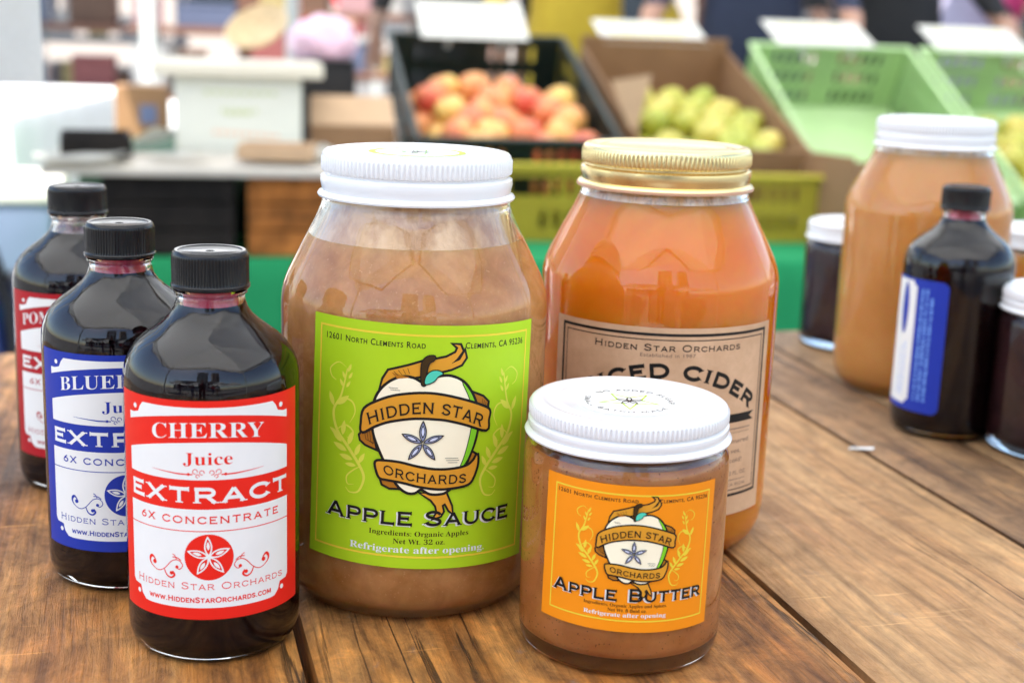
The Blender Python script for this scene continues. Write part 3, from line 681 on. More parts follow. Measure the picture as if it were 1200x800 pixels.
def mayo_jar(name, x, y, label, content, lidmat, level, film_mat, film_top, cat='jar', group=None, s=1.0):
    j = thing(name, (x, y, T), label, cat, group)
    obj('glass', shell(MAYO_OUT, MAYO_IN), 'glass', j, smooth=50)
    obj('contents', fill(MAYO_IN, level), content, j, smooth=50)
    if film_mat: obj('residue', film_band(MAYO_IN, level - .0003, film_top), film_mat, j, smooth=80)
    lid, zt = metal_lid(j, lidmat, .0368, .1508, .1681, liner=(lidmat == 'gold_lid'))
    return j, zt
def straight_jar(name, x, y, label, content, cat='jar', group=None, level=.0715, film_mat=None):
    j = thing(name, (x, y, T), label, cat, group)
    out = [(0, .0026), (.024, .0024), (.0285, .0008), (.0300, 0), (.0318, 0), (.0340, .0010), (.0353, .0030), (.0358, .0062), (.0359, .0110), (.0359, .0690), (.0356, .0715), (.0347, .0735), (.0338, .0748), (.0332, .0756), (.0330, .0860), (.0324, .0868)]
    inn = [(0, .0058), (.0270, .0056), (.0322, .0066), (.0338, .0096), (.0341, .0140), (.0341, .0685), (.0332, .0705), (.0322, .0730), (.0312, .0745), (.0306, .0760), (.0304, .0868)]
    obj('glass', shell(out, inn), 'glass', j, smooth=50)
    obj('contents', fill(inn, level), content, j, smooth=50)
    if film_mat: obj('residue', film_band(inn, level - .0003, .0765), film_mat, j, smooth=80)
    lid, zt = metal_lid(j, 'white_lid', .0362, .0762, .0886, knurl=128)
    return j, zt
BO_OUT = [(0, .0024), (.018, .0022), (.0222, .0008), (.0236, 0), (.0252, 0), (.0272, .0012), (.0287, .0036), (.0295, .0068), (.0297, .0105), (.0297, .0938), (.0295, .0968), (.0288, .1000), (.0275, .1030), (.0254, .1060), (.0226, .1087), (.0195, .1110), (.0166, .1132), (.0141, .1155), (.0124, .1180), (.0116, .1205), (.0114, .1222), (.0117, .1228), (.0123, .1232), (.0123, .1240), (.0116, .1245), (.0114, .1330), (.0110, .1338)]
BO_IN = [(0, .0042), (.0190, .0040), (.0252, .0048), (.0272, .0074), (.0279, .0112), (.0279, .0936), (.0276, .0962), (.0265, .0990), (.0253, .1015), (.0232, .1043), (.0204, .1068), (.0174, .1090), (.0146, .1112), (.0121, .1135), (.0104, .1160), (.0096, .1190), (.0093, .1215), (.0093, .1338)]
def bottle(name, x, y, label, level=.1192, film_mat='berry_film', group=None, tilt=0.0):
    j = thing(name, (x, y, T), label, 'bottle', group)
    obj('glass', shell(BO_OUT, BO_IN), 'glass', j, smooth=50)
    obj('contents', fill(BO_IN, level), 'dark_juice', j, smooth=50)
    obj('residue', film_band(BO_IN, level - .0002, .1300), film_mat, j, smooth=80)
    n = 74 * 4; z0 = .1248
    prof = [(.0120, z0 + .0004), (.0129, z0), (.01325, z0 + .0004), (.01325, z0 + .0013), (.0129, z0 + .0017), (.0129, z0 + .0024), (.0129, z0 + .0106), (.0128, z0 + .0112), (.0124, z0 + .0122), (.0117, z0 + .0128), (.0108, z0 + .01275), (.0104, z0 + .0124), (.0102, z0 + .0123), (.0016, z0 + .0123), (.0013, z0 + .0119), (0, z0 + .0119)]
    obj('cap', lathe(prof, n, lambda i, k: (-.00028 if (k % 4) in (0, 1) else .00004) if i in (5, 6) else 0), 'black_cap', j, smooth=38)
    return j

RM, RS, RB = .0502, .0359, .0297
# the big sauce jar
j, zt = mayo_jar('apple_sauce_jar', -.03746, .52294, 'large glass jar of apple sauce with lime green label and white lid', 'sauce', 'white_lid', .1362, 'sauce_film', .1500)
sauce_label(j, RM)
st = obj('lid_sticker', lathe([(.0186, zt + .00002), (.0186, zt + .00012), (0, zt + .00012)], 64), 'ink_white', j)
r = Ink(); r.stroke(arc(0, 0, 16.9, 16.9, 0, 352, 44), 2.6, True)
r.on_flat('ring_print', 'ink_lime', zt + .00018, st)
def star_pts(r1, r2, a0): return [((r1 if i % 2 == 0 else r2) * math.cos(R_(a0 + 36 * i)), (r1 if i % 2 == 0 else r2) * math.sin(R_(a0 + 36 * i))) for i in range(10)]
r = Ink(); r.stroke(star_pts(9.5, 4.2, -90), .7, True); r.on_flat('star_print', 'ink_leafg', zt + .00018, st, 0.35)
r = Ink()
for q in range(5): r.stroke(petal((0, 0), (5.2 * math.cos(R_(90 + 72 * q)), 5.2 * math.sin(R_(90 + 72 * q))), .16, .1, 1), .5, True)
r.on_flat('seed_print', 'ink_black', zt + .0002, st, 0.35)
# the cider jar with the gold lid
j, zt = mayo_jar('spiced_cider_jar', .06214, .59121, 'large glass jar of orange cider with brown kraft label and gold lid', 'cider', 'gold_lid', .1462, 'cider_film', .1495)
cider_label(j, RM)
# the small butter jar
j, zt = straight_jar('apple_butter_jar', .04167, .47344, 'small straight glass jar of apple butter with orange label and white lid', 'butter', level=.0722)
butter_label(j, RS)
st = obj('lid_sticker', lathe([(.0187, zt + .00002), (.0187, zt + .00012), (0, zt + .00012)], 64), 'ink_white', j)
r = Ink(); r.stroke(star_pts(10.8, 4.3, -90), .75, True); r.on_flat('star_print', 'ink_lime', zt + .00018, st, R_(-3))
r = Ink()
for q in range(5): r.stroke(petal((0, 0), (4.6 * math.cos(R_(90 + 72 * q)), 4.6 * math.sin(R_(90 + 72 * q))), .18, .1, 1), .5, True)
n0 = len(r.v); copper(r, 'NO ADDED SUGAR', -19, 19, 0, 2.1, w=.13, gap=.2)
r.warp(lambda u, v: ((13.6 + v) * math.sin(u / 14.6 + .42), (13.6 + v) * math.cos(u / 14.6 + .42)), n0)
n0 = len(r.v); copper(r, 'SMALL BATCH MADE', -21, 21, 0, 2.1, w=.13, gap=.2)
r.warp(lambda u, v: ((15.8 - v) * math.sin(u / 14.6 - .42), -(15.8 - v) * math.cos(u / 14.6 - .42)), n0)
r.on_flat('sticker_lettering', 'ink_black', zt + .0002, st, R_(-3))
# three juice bottles
b = bottle('cherry_extract_bottle', -.10245, .46579, 'dark juice bottle with bright red label and black ribbed cap')
extract_label(b, RB, 4.4, 'ink_red', 'CHERRY', (-18.9, 19.5))
b = bottle('blueberry_extract_bottle', -.14926, .52346, 'dark juice bottle with royal blue front label behind the red one')
extract_label(b, RB, 8.0, 'ink_blue', 'BLUEBERRY', (-25.0, 25.5))
b = bottle('pomegranate_extract_bottle', -.19924, .63315, 'dark juice bottle with deep crimson label behind the blue one', level=.1165, film_mat='pink_film')
extract_label(b, RB, 7.8, 'ink_crimson', 'POMEGRANATE', (-28.3, 28.6))
# the group of jars further along the table
mayo_jar('cider_jar', .25530, .86844, 'large unlabelled jar of cloudy amber juice with white lid', 'juice_sauce', 'white_lid', .1475, 'cider_film', .1500)
b = bottle('juice_bottle', .24544, .76690, 'dark juice bottle turned to show the back of its blue label', level=.1200)
lab = label_sheet(b, RB, (-66, 14.5, -12.6, 87.8), 'ink_blue', radius=4.0)
k = Ink(); k.poly([(-52, 17.6), (-34.0, 17.6), (-33.2, 19.6), (-31.2, 20.4), (-31.2, 83.6), (-33.2, 84.4), (-34.0, 86.4), (-52, 86.4)]); k.on_jar('white_print', 'ink_white', RB, LB, lab)
k = Ink(); k.disc(-39.8, 70.5, 3.1, ry=14.5); k.on_jar('oval_print', 'ink_blue', RB, LB + .04, lab)
k = Ink()
rr = random.Random(3)
for u, v0, v1, wd in ((-27.2, 21, 83, .8), (-24.2, 21, 83, .8), (-21.2, 21, 77, .8), (-36.6, 22, 52, .35), (-38.8, 22, 50, .35), (-41.0, 22, 48, .35)):
    v = v0
    while v < v1:
        l = rr.uniform(.7, 1.6); k.rect(u - wd * rr.uniform(.6, 1.1), v, u + wd * rr.uniform(.6, 1.1), v + l); v += l + rr.choice((.35, .35, .35, 1.1))
k.on_jar('small_print', 'ink_bluepale', RB, LB + .02, lab)
straight_jar('jam_jar', .2420, .9850, 'dark jam jar with white lid behind the unlabelled amber jar', 'jam', level=.0735)
straight_jar('jam_jar', .2960, .7330, 'dark jam jar with white lid in front of the back-turned bottle', 'jam', level=.0735)
straight_jar('juice_jar', .3720, .9850, 'short jar of amber juice with white lid beyond the dark bottle', 'juice_sauce', level=.0725)

# ------------------------------------------------------------------ the plank table
TH = R_(15.3)
tab = thing('plank_table', (0, 0, 0), 'rough weathered plank table carrying the jars and bottles', 'table', rz=TH)
def plank(x0, x1, y0, y1, thick, mat, seed, dz=0.0):
    rr = random.Random(seed); nx, ny = 10, 70; bm = bmesh.new(); cx, cyy = (x0 + x1) / 2, (y0 + y1) / 2
    def edge(s, t): return (noise.noise(Vector((t * 9 + seed * 7, s * 3, seed))) * .0010 + noise.noise(Vector((t * 45, s, seed + 5))) * .0006)
    top = []
    for j in range(ny + 1):
        row = []; t = j / ny; y = y0 + (y1 - y0) * t
        for i in range(nx + 1):
            f = (0, .004, .030, .14, .30, .50, .70, .86, .970, .996, 1)[i]
            x = x0 + (x1 - x0) * f
            if i == 0: x += edge(-1, t) + .0006
            if i == nx: x += edge(1, t) - .0006
            z = T + dz + noise.noise(Vector((x * 14, y * 3, seed))) * .0005
            d = min(x - x0, x1 - x)
            if i in (0, nx): z -= .0010 + abs(noise.noise(Vector((y * 25, seed, 2)))) * .0020
            elif i in (1, nx - 1): z -= .0004
            z = min(z, T + dz + .0002)
            row.append(bm.verts.new((x - cx, y - cyy, z)))
        top.append(row)
    for a, c in zip(top, top[1:]):
        for i in range(nx): bm.faces.new((a[i], a[i + 1], c[i + 1], c[i]))
    ring = [q for q in top[0]] + [row[-1] for row in top[1:]] + [q for q in top[-1][-2::-1]] + [row[0] for row in top[-2:0:-1]]
    low = [bm.verts.new((v.co.x, v.co.y, T + dz - thick)) for v in ring]
    n = len(ring)
    for i in range(n): bm.faces.new((ring[i], low[i], low[(i + 1) % n], ring[(i + 1) % n]))
    bm.faces.new(low[::-1])
    bmesh.ops.recalc_face_normals(bm, faces=bm.faces)
    o = obj('plank', bm, mat, tab, smooth=40, loc=(cx, cyy, 0)); return o
YN, YF = -.02, .933
G = .0026
for i, (a, c, m, dz) in enumerate(((-.52, -.335, 'plank_mid', 0), (-.335, -.135, 'plank_tan', 0), (-.135, .053, 'plank_brown', 0), (.053, .239, 'plank_brown', 0), (.239, .372, 'plank_tan', 0), (.372, .434, 'plank_dark', 0), (.434, .585, 'plank_mid', 0), (.585, .77, 'plank_dark', 0))):
    plank(a + G / 2, c - G / 2, YN, YF - .004 * (i % 3), .034, m, i + 1, dz)
for y in (.10, .80): obj('batten', boxm((.125, y, T - .034 - .0225), (1.20, .07, .045), .003), 'plank_mid', tab)
for sx in (-.44, .69):
    for y in (.10, .80): obj('leg', boxm((sx, y, (T - .079) / 2), (.07, .07, T - .079), .004), 'plank_mid', tab)

bm = bmesh.new(); pv = [bm.verts.new(p) for p in ((-.007, -.0015, .0006), (.006, -.0030, .0010), (.0075, -.0005, .0016), (.0, .0022, .0008), (-.006, .0012, .0012))]
bm.faces.new(pv); bmesh.ops.solidify(bm, geom=bm.faces[:], thickness=.0004)
tag(obj('paper_scrap', bm, 'ink_white', None, loc=(.1875, .7180, T + .0004), rot=(0, 0, .1)), 'tiny white scrap of paper on the bare tan plank', 'paper')
# ------------------------------------------------------------------ ground and far setting
def ground_mat():
    m, nt, b = new_mat('pale_paving'); v = coords(nt, (1, 1, 1))
    n = noise_tex(nt, v, 1.2, 8, 0.65); f = noise_tex(nt, v, 60, 3, 0.6)
    c = ramp(nt, n, [(0.3, (0.11, 0.107, 0.102)), (0.7, (0.18, 0.176, 0.168))])
    c = mix(nt, 0.4, c, ramp(nt, f, [(0.3, (0.6, 0.6, 0.6)), (0.7, (1, 1, 1))]), 'MULTIPLY')
    nt.links.new(c, b.inputs['Base Color']); b.inputs['Roughness'].default_value = 0.8; bump(nt, b, f, 0.3, 0.004); return m
bm = bmesh.new(); bmesh.ops.create_grid(bm, x_segments=8, y_segments=8, size=120)
tag(obj('ground', bm, ground_mat()), kind='structure')

SR = R_(11.0)
def sw(sx, sy, z=0.0):
    """stall frame -> world; z is relative to the plank table top."""
    return Vector((-.192 + sx * math.cos(SR) - sy * math.sin(SR), 2.70 + sx * math.sin(SR) + sy * math.cos(SR), T + z))
def drape(name, x0, x1, y0, y1, z, zb, mat, label, cat='tablecloth', origin=None, rz=0.0, amp=.012, folds=34, seed=1):
    """a cloth over a table: flat top, rounded edge, folds that grow towards the hem."""
    bm = bmesh.new(); per = []
    def seg(a, c, n): return [(a[0] + (c[0] - a[0]) * i / n, a[1] + (c[1] - a[1]) * i / n) for i in range(n)]
    n1 = max(12, int((x1 - x0) / .03)); n2 = max(8, int((y1 - y0) / .03))
    pts = seg((x0, y0), (x1, y0), n1) + seg((x1, y0), (x1, y1), n2) + seg((x1, y1), (x0, y1), n1) + seg((x0, y1), (x0, y0), n2)
    nrm = [(0, -1)] * n1 + [(1, 0)] * n2 + [(0, 1)] * n1 + [(-1, 0)] * n2
    rows = []
    for k, (d, zz, am) in enumerate(((-.008, z, 0), (0, z - .002, 0), (.004, z - .008, .05), (.006, z - .05, .3), (.008, z - (z - zb) * .5, .8), (.010, zb, 1.2))):
        row = []
        for i, ((x, y), (nx, ny)) in enumerate(zip(pts, nrm)):
            t = i / len(pts) * folds * 2 * PI; w = (math.sin(t + noise.noise(Vector((i * .05, seed, 0))) * 3) + .5 * math.sin(2.3 * t)) * amp * am
            if k == 0: row.append(bm.verts.new((x - nx * .008, y - ny * .008, zz)))
            else: row.append(bm.verts.new((x + nx * (d + w + amp * am), y + ny * (d + w + amp * am), zz)))
        rows.append(row)
    for a, c in zip(rows, rows[1:]):
        for i in range(len(a)): bm.faces.new((a[i], a[(i + 1) % len(a)], c[(i + 1) % len(a)], c[i]))
    bm.faces.new(rows[0]); bmesh.ops.recalc_face_normals(bm, faces=bm.faces)
    o = obj(name, bm, mat, None, smooth=60, loc=origin or (0, 0, 0), rot=(0, 0, rz)); return tag(o, label, cat)
def trestle(loc, rz, x0, x1, y0, y1, z, label, mat='plank_mid'):
    t = thing('trestle_table', loc, label, 'table', rz=rz)
    obj('table_top', boxm(((x0 + x1) / 2, (y0 + y1) / 2, z - .012), (x1 - x0 - .02, y1 - y0 - .02, .022), .002), mat, t)
    for x in (x0 + .12, x1 - .12):
        for y in (y0 + .10, y1 - .10): obj('leg', tubem([(x, y, 0), (x, y, z - .023)], .016), 'steel', t)
    return t
M['tan_ply'] = plain('plywood', (0.42, 0.30, 0.18), 0.6, var=.15, vscale=12)
O0 = sw(0, 0, -T)
trestle(O0, SR, -.66, .845, -.25, .95, T - .193, 'long trestle table hidden under the green cloth', 'tan_ply')
drape('tablecloth', -.66, .845, -.25, .95, T - .190, .03, 'green_cloth', 'bright green cloth hanging from the fruit stall table', origin=O0, rz=SR, folds=44, amp=.010)

# ------------------------------------------------------------------ fruit crates
M['crate_black'] = plain('black_crate_plastic', (0.014, 0.026, 0.020), 0.45, var=.2, vscale=15)
M['crate_green'] = plain('mint_crate_plastic', (0.47, 0.66, 0.31), 0.45, var=.05, vscale=15)
M['crate_yellow'] = plain('mustard_crate_plastic', (0.56, 0.46, 0.035), 0.45, var=.06, vscale=15)
M['carton'] = plain('brown_cardboard', (0.27, 0.145, 0.066), 0.75, var=.08, vscale=20)
M['carton_tan'] = plain('tan_cardboard', (0.50, 0.33, 0.19), 0.75, var=.06, vscale=20)
M['card_white'] = plain('white_card', (0.70, 0.68, 0.60), 0.6)
def slot_panel(w, h, t, rows, cols, slots, margin=.03, handle=False):
    """upright panel (x 0..w, z 0..h, thickness t in y) pierced by slots: list of (col range, row range) is derived from the counts."""
    bm = bmesh.new()
    xs = [0, margin]; cw = (w - 2 * margin) / cols
    for i in range(cols): xs += [margin + i * cw + cw * .28, margin + i * cw + cw * .72, margin + (i + 1) * cw]
    xs.append(w)
    zs = [0]; rh = h / (rows + .35)
    for j in range(rows): zs += [rh * (j + .40), rh * (j + .95)]
    zs.append(h)
    vs = [[bm.verts.new((x, 0, z)) for x in xs] for z in zs]
    for j in range(len(zs) - 1):
        for i in range(len(xs) - 1):
            ci = (i - 1) // 3; inslot = j % 2 == 1 and 1 <= i < len(xs) - 2 and (i - 1) % 3 == 1
            if handle and j == 2 * rows - 1 and cols * .36 <= ci < cols * .64: continue
            if inslot and (slots is None or slots(ci, j // 2)): continue
            bm.faces.new((vs[j][i], vs[j][i + 1], vs[j + 1][i + 1], vs[j + 1][i]))
    bmesh.ops.solidify(bm, geom=bm.faces[:], thickness=t)
    return bm
def crate(name, loc, rot, w, l, h, mat, label, group=None, rows=2, rim=.012, slots=True, cat='crate', handle=False, back_h=None):
    """open crate, origin at front-left bottom corner: x width, y length, z height."""
    c = thing(name, loc, label, cat, group, rot=rot)
    sl = (lambda ci, rj: (ci % 7) not in (0, 6)) if slots else (lambda a, b: False)
    cols = 14 if w < .5 else 20
    p = slot_panel(w, h, .004, rows, cols, sl, handle=handle); obj('front_wall', p, mat, c, loc=(0, 0.004, 0))
    p = slot_panel(w, back_h or h, .004, rows, cols, sl); obj('back_wall', p, mat, c, loc=(0, l, 0))
    for x in (0, w - .004):
        p = slot_panel(l - .008, h, .004, rows, cols + 7, sl);
        bmesh.ops.rotate(p, cent=(0, 0, 0), matrix=Matrix.Rotation(PI / 2, 3, 'Z'), verts=p.verts)
        bmesh.ops.translate(p, vec=(x + .004 if x == 0 else w, .004, 0), verts=p.verts)
        obj('side_wall', p, mat, c)
    obj('base', boxm((w / 2, l / 2, .003), (w - .009, l - .009, .006)), mat, c)
    bm = bmesh.new()
    for (cx, cyy, sx, sy) in ((w / 2, -rim / 2 + .004, w + rim * 1.2, rim), (w / 2, l + rim / 2 - .004, w + rim * 1.2, rim), (-rim / 2 + .004, l / 2, rim, l - .004), (w + rim / 2 - .004, l / 2, rim, l - .004)):
        if back_h and cyy > l: continue
        box(bm, (cx, cyy, h - .003), (sx, sy, .010), .002)
    obj('rim', bm, mat, c)
    return c
def apple_mesh(r=.036):
    prof = []
    for i in range(15):
        a = -PI / 2 + PI * i / 14; q = r * (math.cos(a)) ** .82 * (1 + .06 * math.sin(a)) if abs(math.cos(a)) > 1e-6 else 0
        z = r * .90 * math.sin(a) - (.30 * r * math.exp(-(q / (r * .32)) ** 2) if a > 0 else -.16 * r * math.exp(-(q / (r * .28)) ** 2))
        prof.append((q, z))
    return lathe(prof, 22)
def apple_mat(name, a, b, c):
    m, nt, bs = new_mat(name); v = coords(nt, (1, 1, .8)); oi = N(nt, 'ObjectInfo')
    ad = N(nt, 'VectorMath', operation='ADD'); nt.links.new(v, ad.inputs[0]); nt.links.new(oi.outputs['Location'], ad.inputs[1])
    n = noise_tex(nt, ad.outputs[0], 14, 3, 0.5)
    k = N(nt, 'Math', operation='MULTIPLY_ADD'); nt.links.new(oi.outputs['Random'], k.inputs[0]); k.inputs[1].default_value = .42; nt.links.new(n, k.inputs[2])
    col = ramp(nt, k.outputs[0], [(.50, a), (.74, b), (.96, c)])
    sp = noise_tex(nt, v, 420, 2); col = mix(nt, ramp(nt, sp, [(.66, (0, 0, 0)), (.72, (.35, .35, .35))]), col, (.8, .6, .3, 1))
    nt.links.new(col, bs.inputs['Base Color']); bs.inputs['Roughness'].default_value = .32; bs.inputs['Subsurface Weight'].default_value = .1; bs.inputs['Subsurface Radius'].default_value = (.01, .005, .002)
    return m
M['apple_red'] = apple_mat('red_yellow_apple_skin', (.86, .56, .14), (.84, .36, .12), (.72, .11, .07))
M['apple_green'] = apple_mat('green_yellow_apple_skin', (.38, .42, .045), (.52, .49, .07), (.64, .52, .11))
M['stalk'] = plain('apple_stalk', (.07, .04, .02), .7)
def apple(mat):
    root = bpy.data.objects.new('apple', None)
    bm = apple_mesh(); me = bpy.data.meshes.new('apple'); bm.to_mesh(me); bm.free(); me.shade_smooth(); me.materials.append(M[mat])
    sm = bpy.data.meshes.new('stalk'); bm = tubem([(0, 0, .018), (.001, 0, .028), (.004, .001, .037)], [.0012, .001, .0014], 6); bm.to_mesh(sm); bm.free(); sm.materials.append(M['stalk'])
    return me, sm
APM = {k: apple(k) for k in ('apple_red', 'apple_green')}
for nm in list(bpy.data.objects):
    if nm.name.startswith('apple') and nm.type == 'EMPTY' and not nm.users_collection: bpy.data.objects.remove(nm)
def put_apple(p, mat, label, group, rr):
    me, sm = APM[mat]; o = bpy.data.objects.new('apple', me); COL.objects.link(o); o.location = p
    s = rr.uniform(.92, 1.08); o.scale = (s, s, s * rr.uniform(.92, 1.02)); o.rotation_euler = (rr.uniform(-.7, .7), rr.uniform(-.7, .7), rr.uniform(0, 6.28))
    c = bpy.data.objects.new('stalk', sm); COL.objects.link(c); c.parent = o
    tag(o, label, 'apple', group)
def heap(cr, w, l, y_end, layers, mat, label, group, seed, n2=.75):
    rr = random.Random(seed); Mx = Matrix.Translation(cr.location) @ cr.rotation_euler.to_matrix().to_4x4()
    d = .071
    for L in range(layers):
        y = .045 + L * .034; row = 0
        while y < y_end - L * .05:
            x = .043 + (row % 2) * d * .5 + L * .02
            while x < w - .042:
                if L == 0 or rr.random() < n2:
                    put_apple(Mx @ Vector((x + rr.uniform(-.003, .003), y + rr.uniform(-.003, .003), .040 + L * .056 + rr.uniform(-.002, .003))), mat, label, group, rr)
                x += d * 1.0
            y += d * .90; row += 1
def tilt_crate(sx, z_lip, w, l, h, tilt, sy=0.0):
    """location and rotation so that the front rim line sits at stall (sx, sy, z_lip)."""
    a = R_(tilt); loc = sw(sx, sy + h * math.sin(a), z_lip - h * math.cos(a))
    return loc, (Matrix.Rotation(SR, 3, 'Z') @ Matrix.Rotation(a, 3, 'X')).to_euler()
lo, ro = tilt_crate(0, .004, .40, .60, .150, 18.5)
cb = crate('fruit_crate', lo, ro, .40, .60, .150, 'crate_black', 'black plastic crate heaped with red and yellow apples', rows=2)
heap(cb, .40, .60, .45, 2, 'apple_red', 'red and yellow apple in the black crate', 'apples in the black crate', 5)
lo, ro = tilt_crate(.447, -.010, .355, .60, .150, 18.5)
cx_ = thing('fruit_carton', lo, 'brown cardboard fruit box with folded flaps holding green apples', 'box', rot=ro)
w, l, h = .355, .60, .150
for nm, c, s in (('front_wall', (w / 2, .003, h / 2), (w, .006, h)), ('back_wall', (w / 2, l - .003, h / 2 + .012), (w, .006, h + .024)), ('side_wall', (.003, l / 2, h / 2), (.006, l - .0125, h)), ('side_wall', (w - .003, l / 2, h / 2), (.006, l - .0125, h)), ('base', (w / 2, l / 2, .003), (w - .0125, l - .0125, .006))):
    obj(nm, boxm(c, s, .001), 'carton', cx_)
bm = bmesh.new(); tri = [(.004, 0), (-.045, .125), (.045, .135)]
a_ = [bm.verts.new((x, 0, z)) for x, z in tri]; b_ = [bm.verts.new((x, .004, z)) for x, z in tri]
bm.faces.new(a_); bm.faces.new(b_[::-1])
for q in range(3): bm.faces.new((a_[q], b_[q], b_[(q + 1) % 3], a_[(q + 1) % 3]))
bmesh.ops.recalc_face_normals(bm, faces=bm.faces); obj('flap', bm, 'carton_tan', cx_, loc=(.006, .10, h - .03), rot=(R_(-22), 0, R_(8)))
heap(cx_, .355, .60, .45, 2, 'apple_green', 'green apple in the brown cardboard box', 'apples in the brown box', 8, .85)
lo, ro = tilt_crate(.865, -.105, .40, .64, .17, 28)
cg = crate('fruit_crate', lo, ro, .40, .64, .17, 'crate_green', 'empty mint green plastic crate beside the brown cardboard box', rows=3)
lo, ro = tilt_crate(1.30, -.105, .40, .64, .17, 28)
cg2 = crate('fruit_crate', lo, ro, .40, .64, .17, 'crate_green', 'mint green plastic crate holding a few green apples', rows=3)
heap(cg2, .40, .64, .46, 2, 'apple_green', 'green apple in the mint green crate', 'apples in the mint crate', 11)
crate('stacking_crate', sw(-.016, -.045, -.1895), (0, 0, SR), .432, .34, .1500, 'crate_yellow', 'mustard yellow crate standing under the black apple crate', rows=2, handle=True, back_h=.085)
crate('stacking_crate', sw(.434, -.045, -.1895), (0, 0, SR), .385, .34, .1350, 'crate_yellow', 'mustard yellow crate standing under the brown cardboard box', rows=2, handle=True, back_h=.085)
crate('stacking_crate', sw(1.00, .10, -.60), (0, 0, SR), .42, .30, .290, 'crate_yellow', 'tall mustard yellow crate under the mint green crates', rows=4)
t = thing('cardboard_sheet', sw(.835, -.12, -.1895), 'folded brown cardboard standing against the yellow crate end', 'cardboard', rz=SR + R_(20))
obj('panel', boxm((0, .07, .09), (.006, .15, .18), .001), 'carton', t); obj('panel', boxm((.05, -.004, .085), (.10, .006, .17), .001), 'carton', t)
low = thing('low_stand', sw(0, 0, -T), 'low wooden stand under the mint green crates', 'stand', rz=SR)
obj('top_board', boxm((1.30, .25, T - .62), (.86, .60, .03), .003), 'tan_ply', low)
for x in (.92, 1.68):
    for y in (-.01, .50): obj('leg', boxm((x, y, (T - .635) / 2), (.05, .05, T - .635), .002), 'tan_ply', low)
bench = thing('display_riser', sw(0, 0, -T), 'wooden riser propping up the backs of the fruit crates', 'stand', rz=SR)
for a, c, zz in ((.01, .39, -.026), (.457, .79, -.040)):
    obj('top_board', boxm(((a + c) / 2, .44, T + zz - .012), (c - a, .10, .024), .002), 'tan_ply', bench)
    for x in (a + .03, c - .03): obj('leg', boxm((x, .44, T + (zz - .024 - .1895) / 2), (.03, .08, zz - .024 + .1895), .001), 'tan_ply', bench)
# price cards clipped to the back rims
def price_card(sx, sy, z, w, lb, tilt=33, yaw=0):
    p = sw(sx, sy, z); t = thing('price_card', p, lb, 'sign', rot=(Matrix.Rotation(SR + R_(yaw), 3, 'Z') @ Matrix.Rotation(R_(tilt), 3, 'X')).to_euler())
    obj('card', boxm((w / 2, .075, .001), (w, .15, .0025), .0008), 'card_white', t)
    rr = random.Random(int(sx * 100)); bm = bmesh.new()
    for i in range(3):
        x = .03
        while x < w - .05:
            q = rr.uniform(.012, .03); box(bm, (x + q / 2, .115 - i * .03, .0026), (q, .010, .0006)); x += q + .008
    o = obj('faded_writing', bm, M['ink_pale'], t); tag(o, kind='stuff')
    for x in (w * .25, w * .75): obj('clip', boxm((x, .004, -.012), (.012, .006, .030), .001), 'steel', t)
price_card(.07, .555, .185, .25, 'white price card above the black apple crate')
price_card(.50, .560, .187, .26, 'white price card above the brown cardboard box', 20)
price_card(.93, .560, .195, .25, 'white price card above the empty mint green crate', 22)
price_card(1.345, .560, .190, .25, 'white price card above the mint crate holding green apples', 24)

# ------------------------------------------------------------------ left end of the stall
M['box_dark'] = plain('charred_wood', (.013, .010, .008), .7, spec=.2, var=.6, vscale=14)
M['box_rust'] = plain('rust_brown_wood', (.30, .105, .022), .7, spec=.2, var=.7, vscale=22)
M['pale_board'] = plain('pale_weathered_board', (.55, .50, .42), .6, var=.12, vscale=10)
M['tub'] = plain('ivory_plastic', (.72, .72, .62), .4)
M['lidwood'] = plain('cream_board', (.74, .68, .54), .5)
M['basket'] = plain('straw', (.62, .46, .26), .8, var=.25, vscale=80)
M['black_ply'] = plain('black_box', (.010, .010, .011), .5)
M['pink'] = plain('pink_plastic_bag', (.78, .52, .62), .3, sub=.2)
def slat_box(name, sx0, sx1, sy0, sy1, z0, z1, mat, label, group=None, slats=3):
    t = thing(name, sw(sx0, sy0, z0), label, 'box', group, rz=SR); w, l, h = sx1 - sx0, sy1 - sy0, z1 - z0
    for k in range(slats):
        hh = h / slats
        for y in (.006, l - .006): obj('slat', boxm((w / 2, y, hh * (k + .5)), (w, .012, hh - .003), .001), mat, t)
        for x in (.006, w - .006): obj('slat', boxm((x, l / 2, hh * (k + .5)), (.012, l - .0245, hh - .003), .001), mat, t)
    obj('base', boxm((w / 2, l / 2, .004), (w - .026, l - .026, .008)), mat, t)
    for x in (.02, w - .02):
        for y in (.02, l - .02): obj('corner_post', boxm((x, y, h / 2 - .001), (.015, .015, h - .004)), mat, t)
    return t
slat_box('wooden_box', -.565, -.345, -.235, .0, -.1895, -.050, 'box_dark', 'dark stained wooden box under the pale board')
slat_box('wooden_box', -.322, -.06, -.235, .0, -.1895, -.050, 'box_rust', 'rust brown wooden box under the pale board')
def board(name, sx0, sx1, sy0, sy1, z0, z1, mat, label, cat):
    t = thing(name, sw(sx0, sy0, z0), label, cat, rz=SR)
    n = 3; w = (sx1 - sx0); l = (sy1 - sy0)
    for k in range(n): obj('plank', boxm((w / 2, l / n * (k + .5), (z1 - z0) / 2), (w, l / n - .003, z1 - z0), .002), mat, t)
    for x in (.1, w - .1): obj('cleat', boxm((x, l / 2, z1 - z0 + .004), (.03, l * .9, .0085), .001), mat, t)
    return t
board('shelf_board', -.66, -.03, -.262, .015, -.0495, -.034, 'pale_board', 'pale weathered board laid across the two wooden boxes', 'shelf')
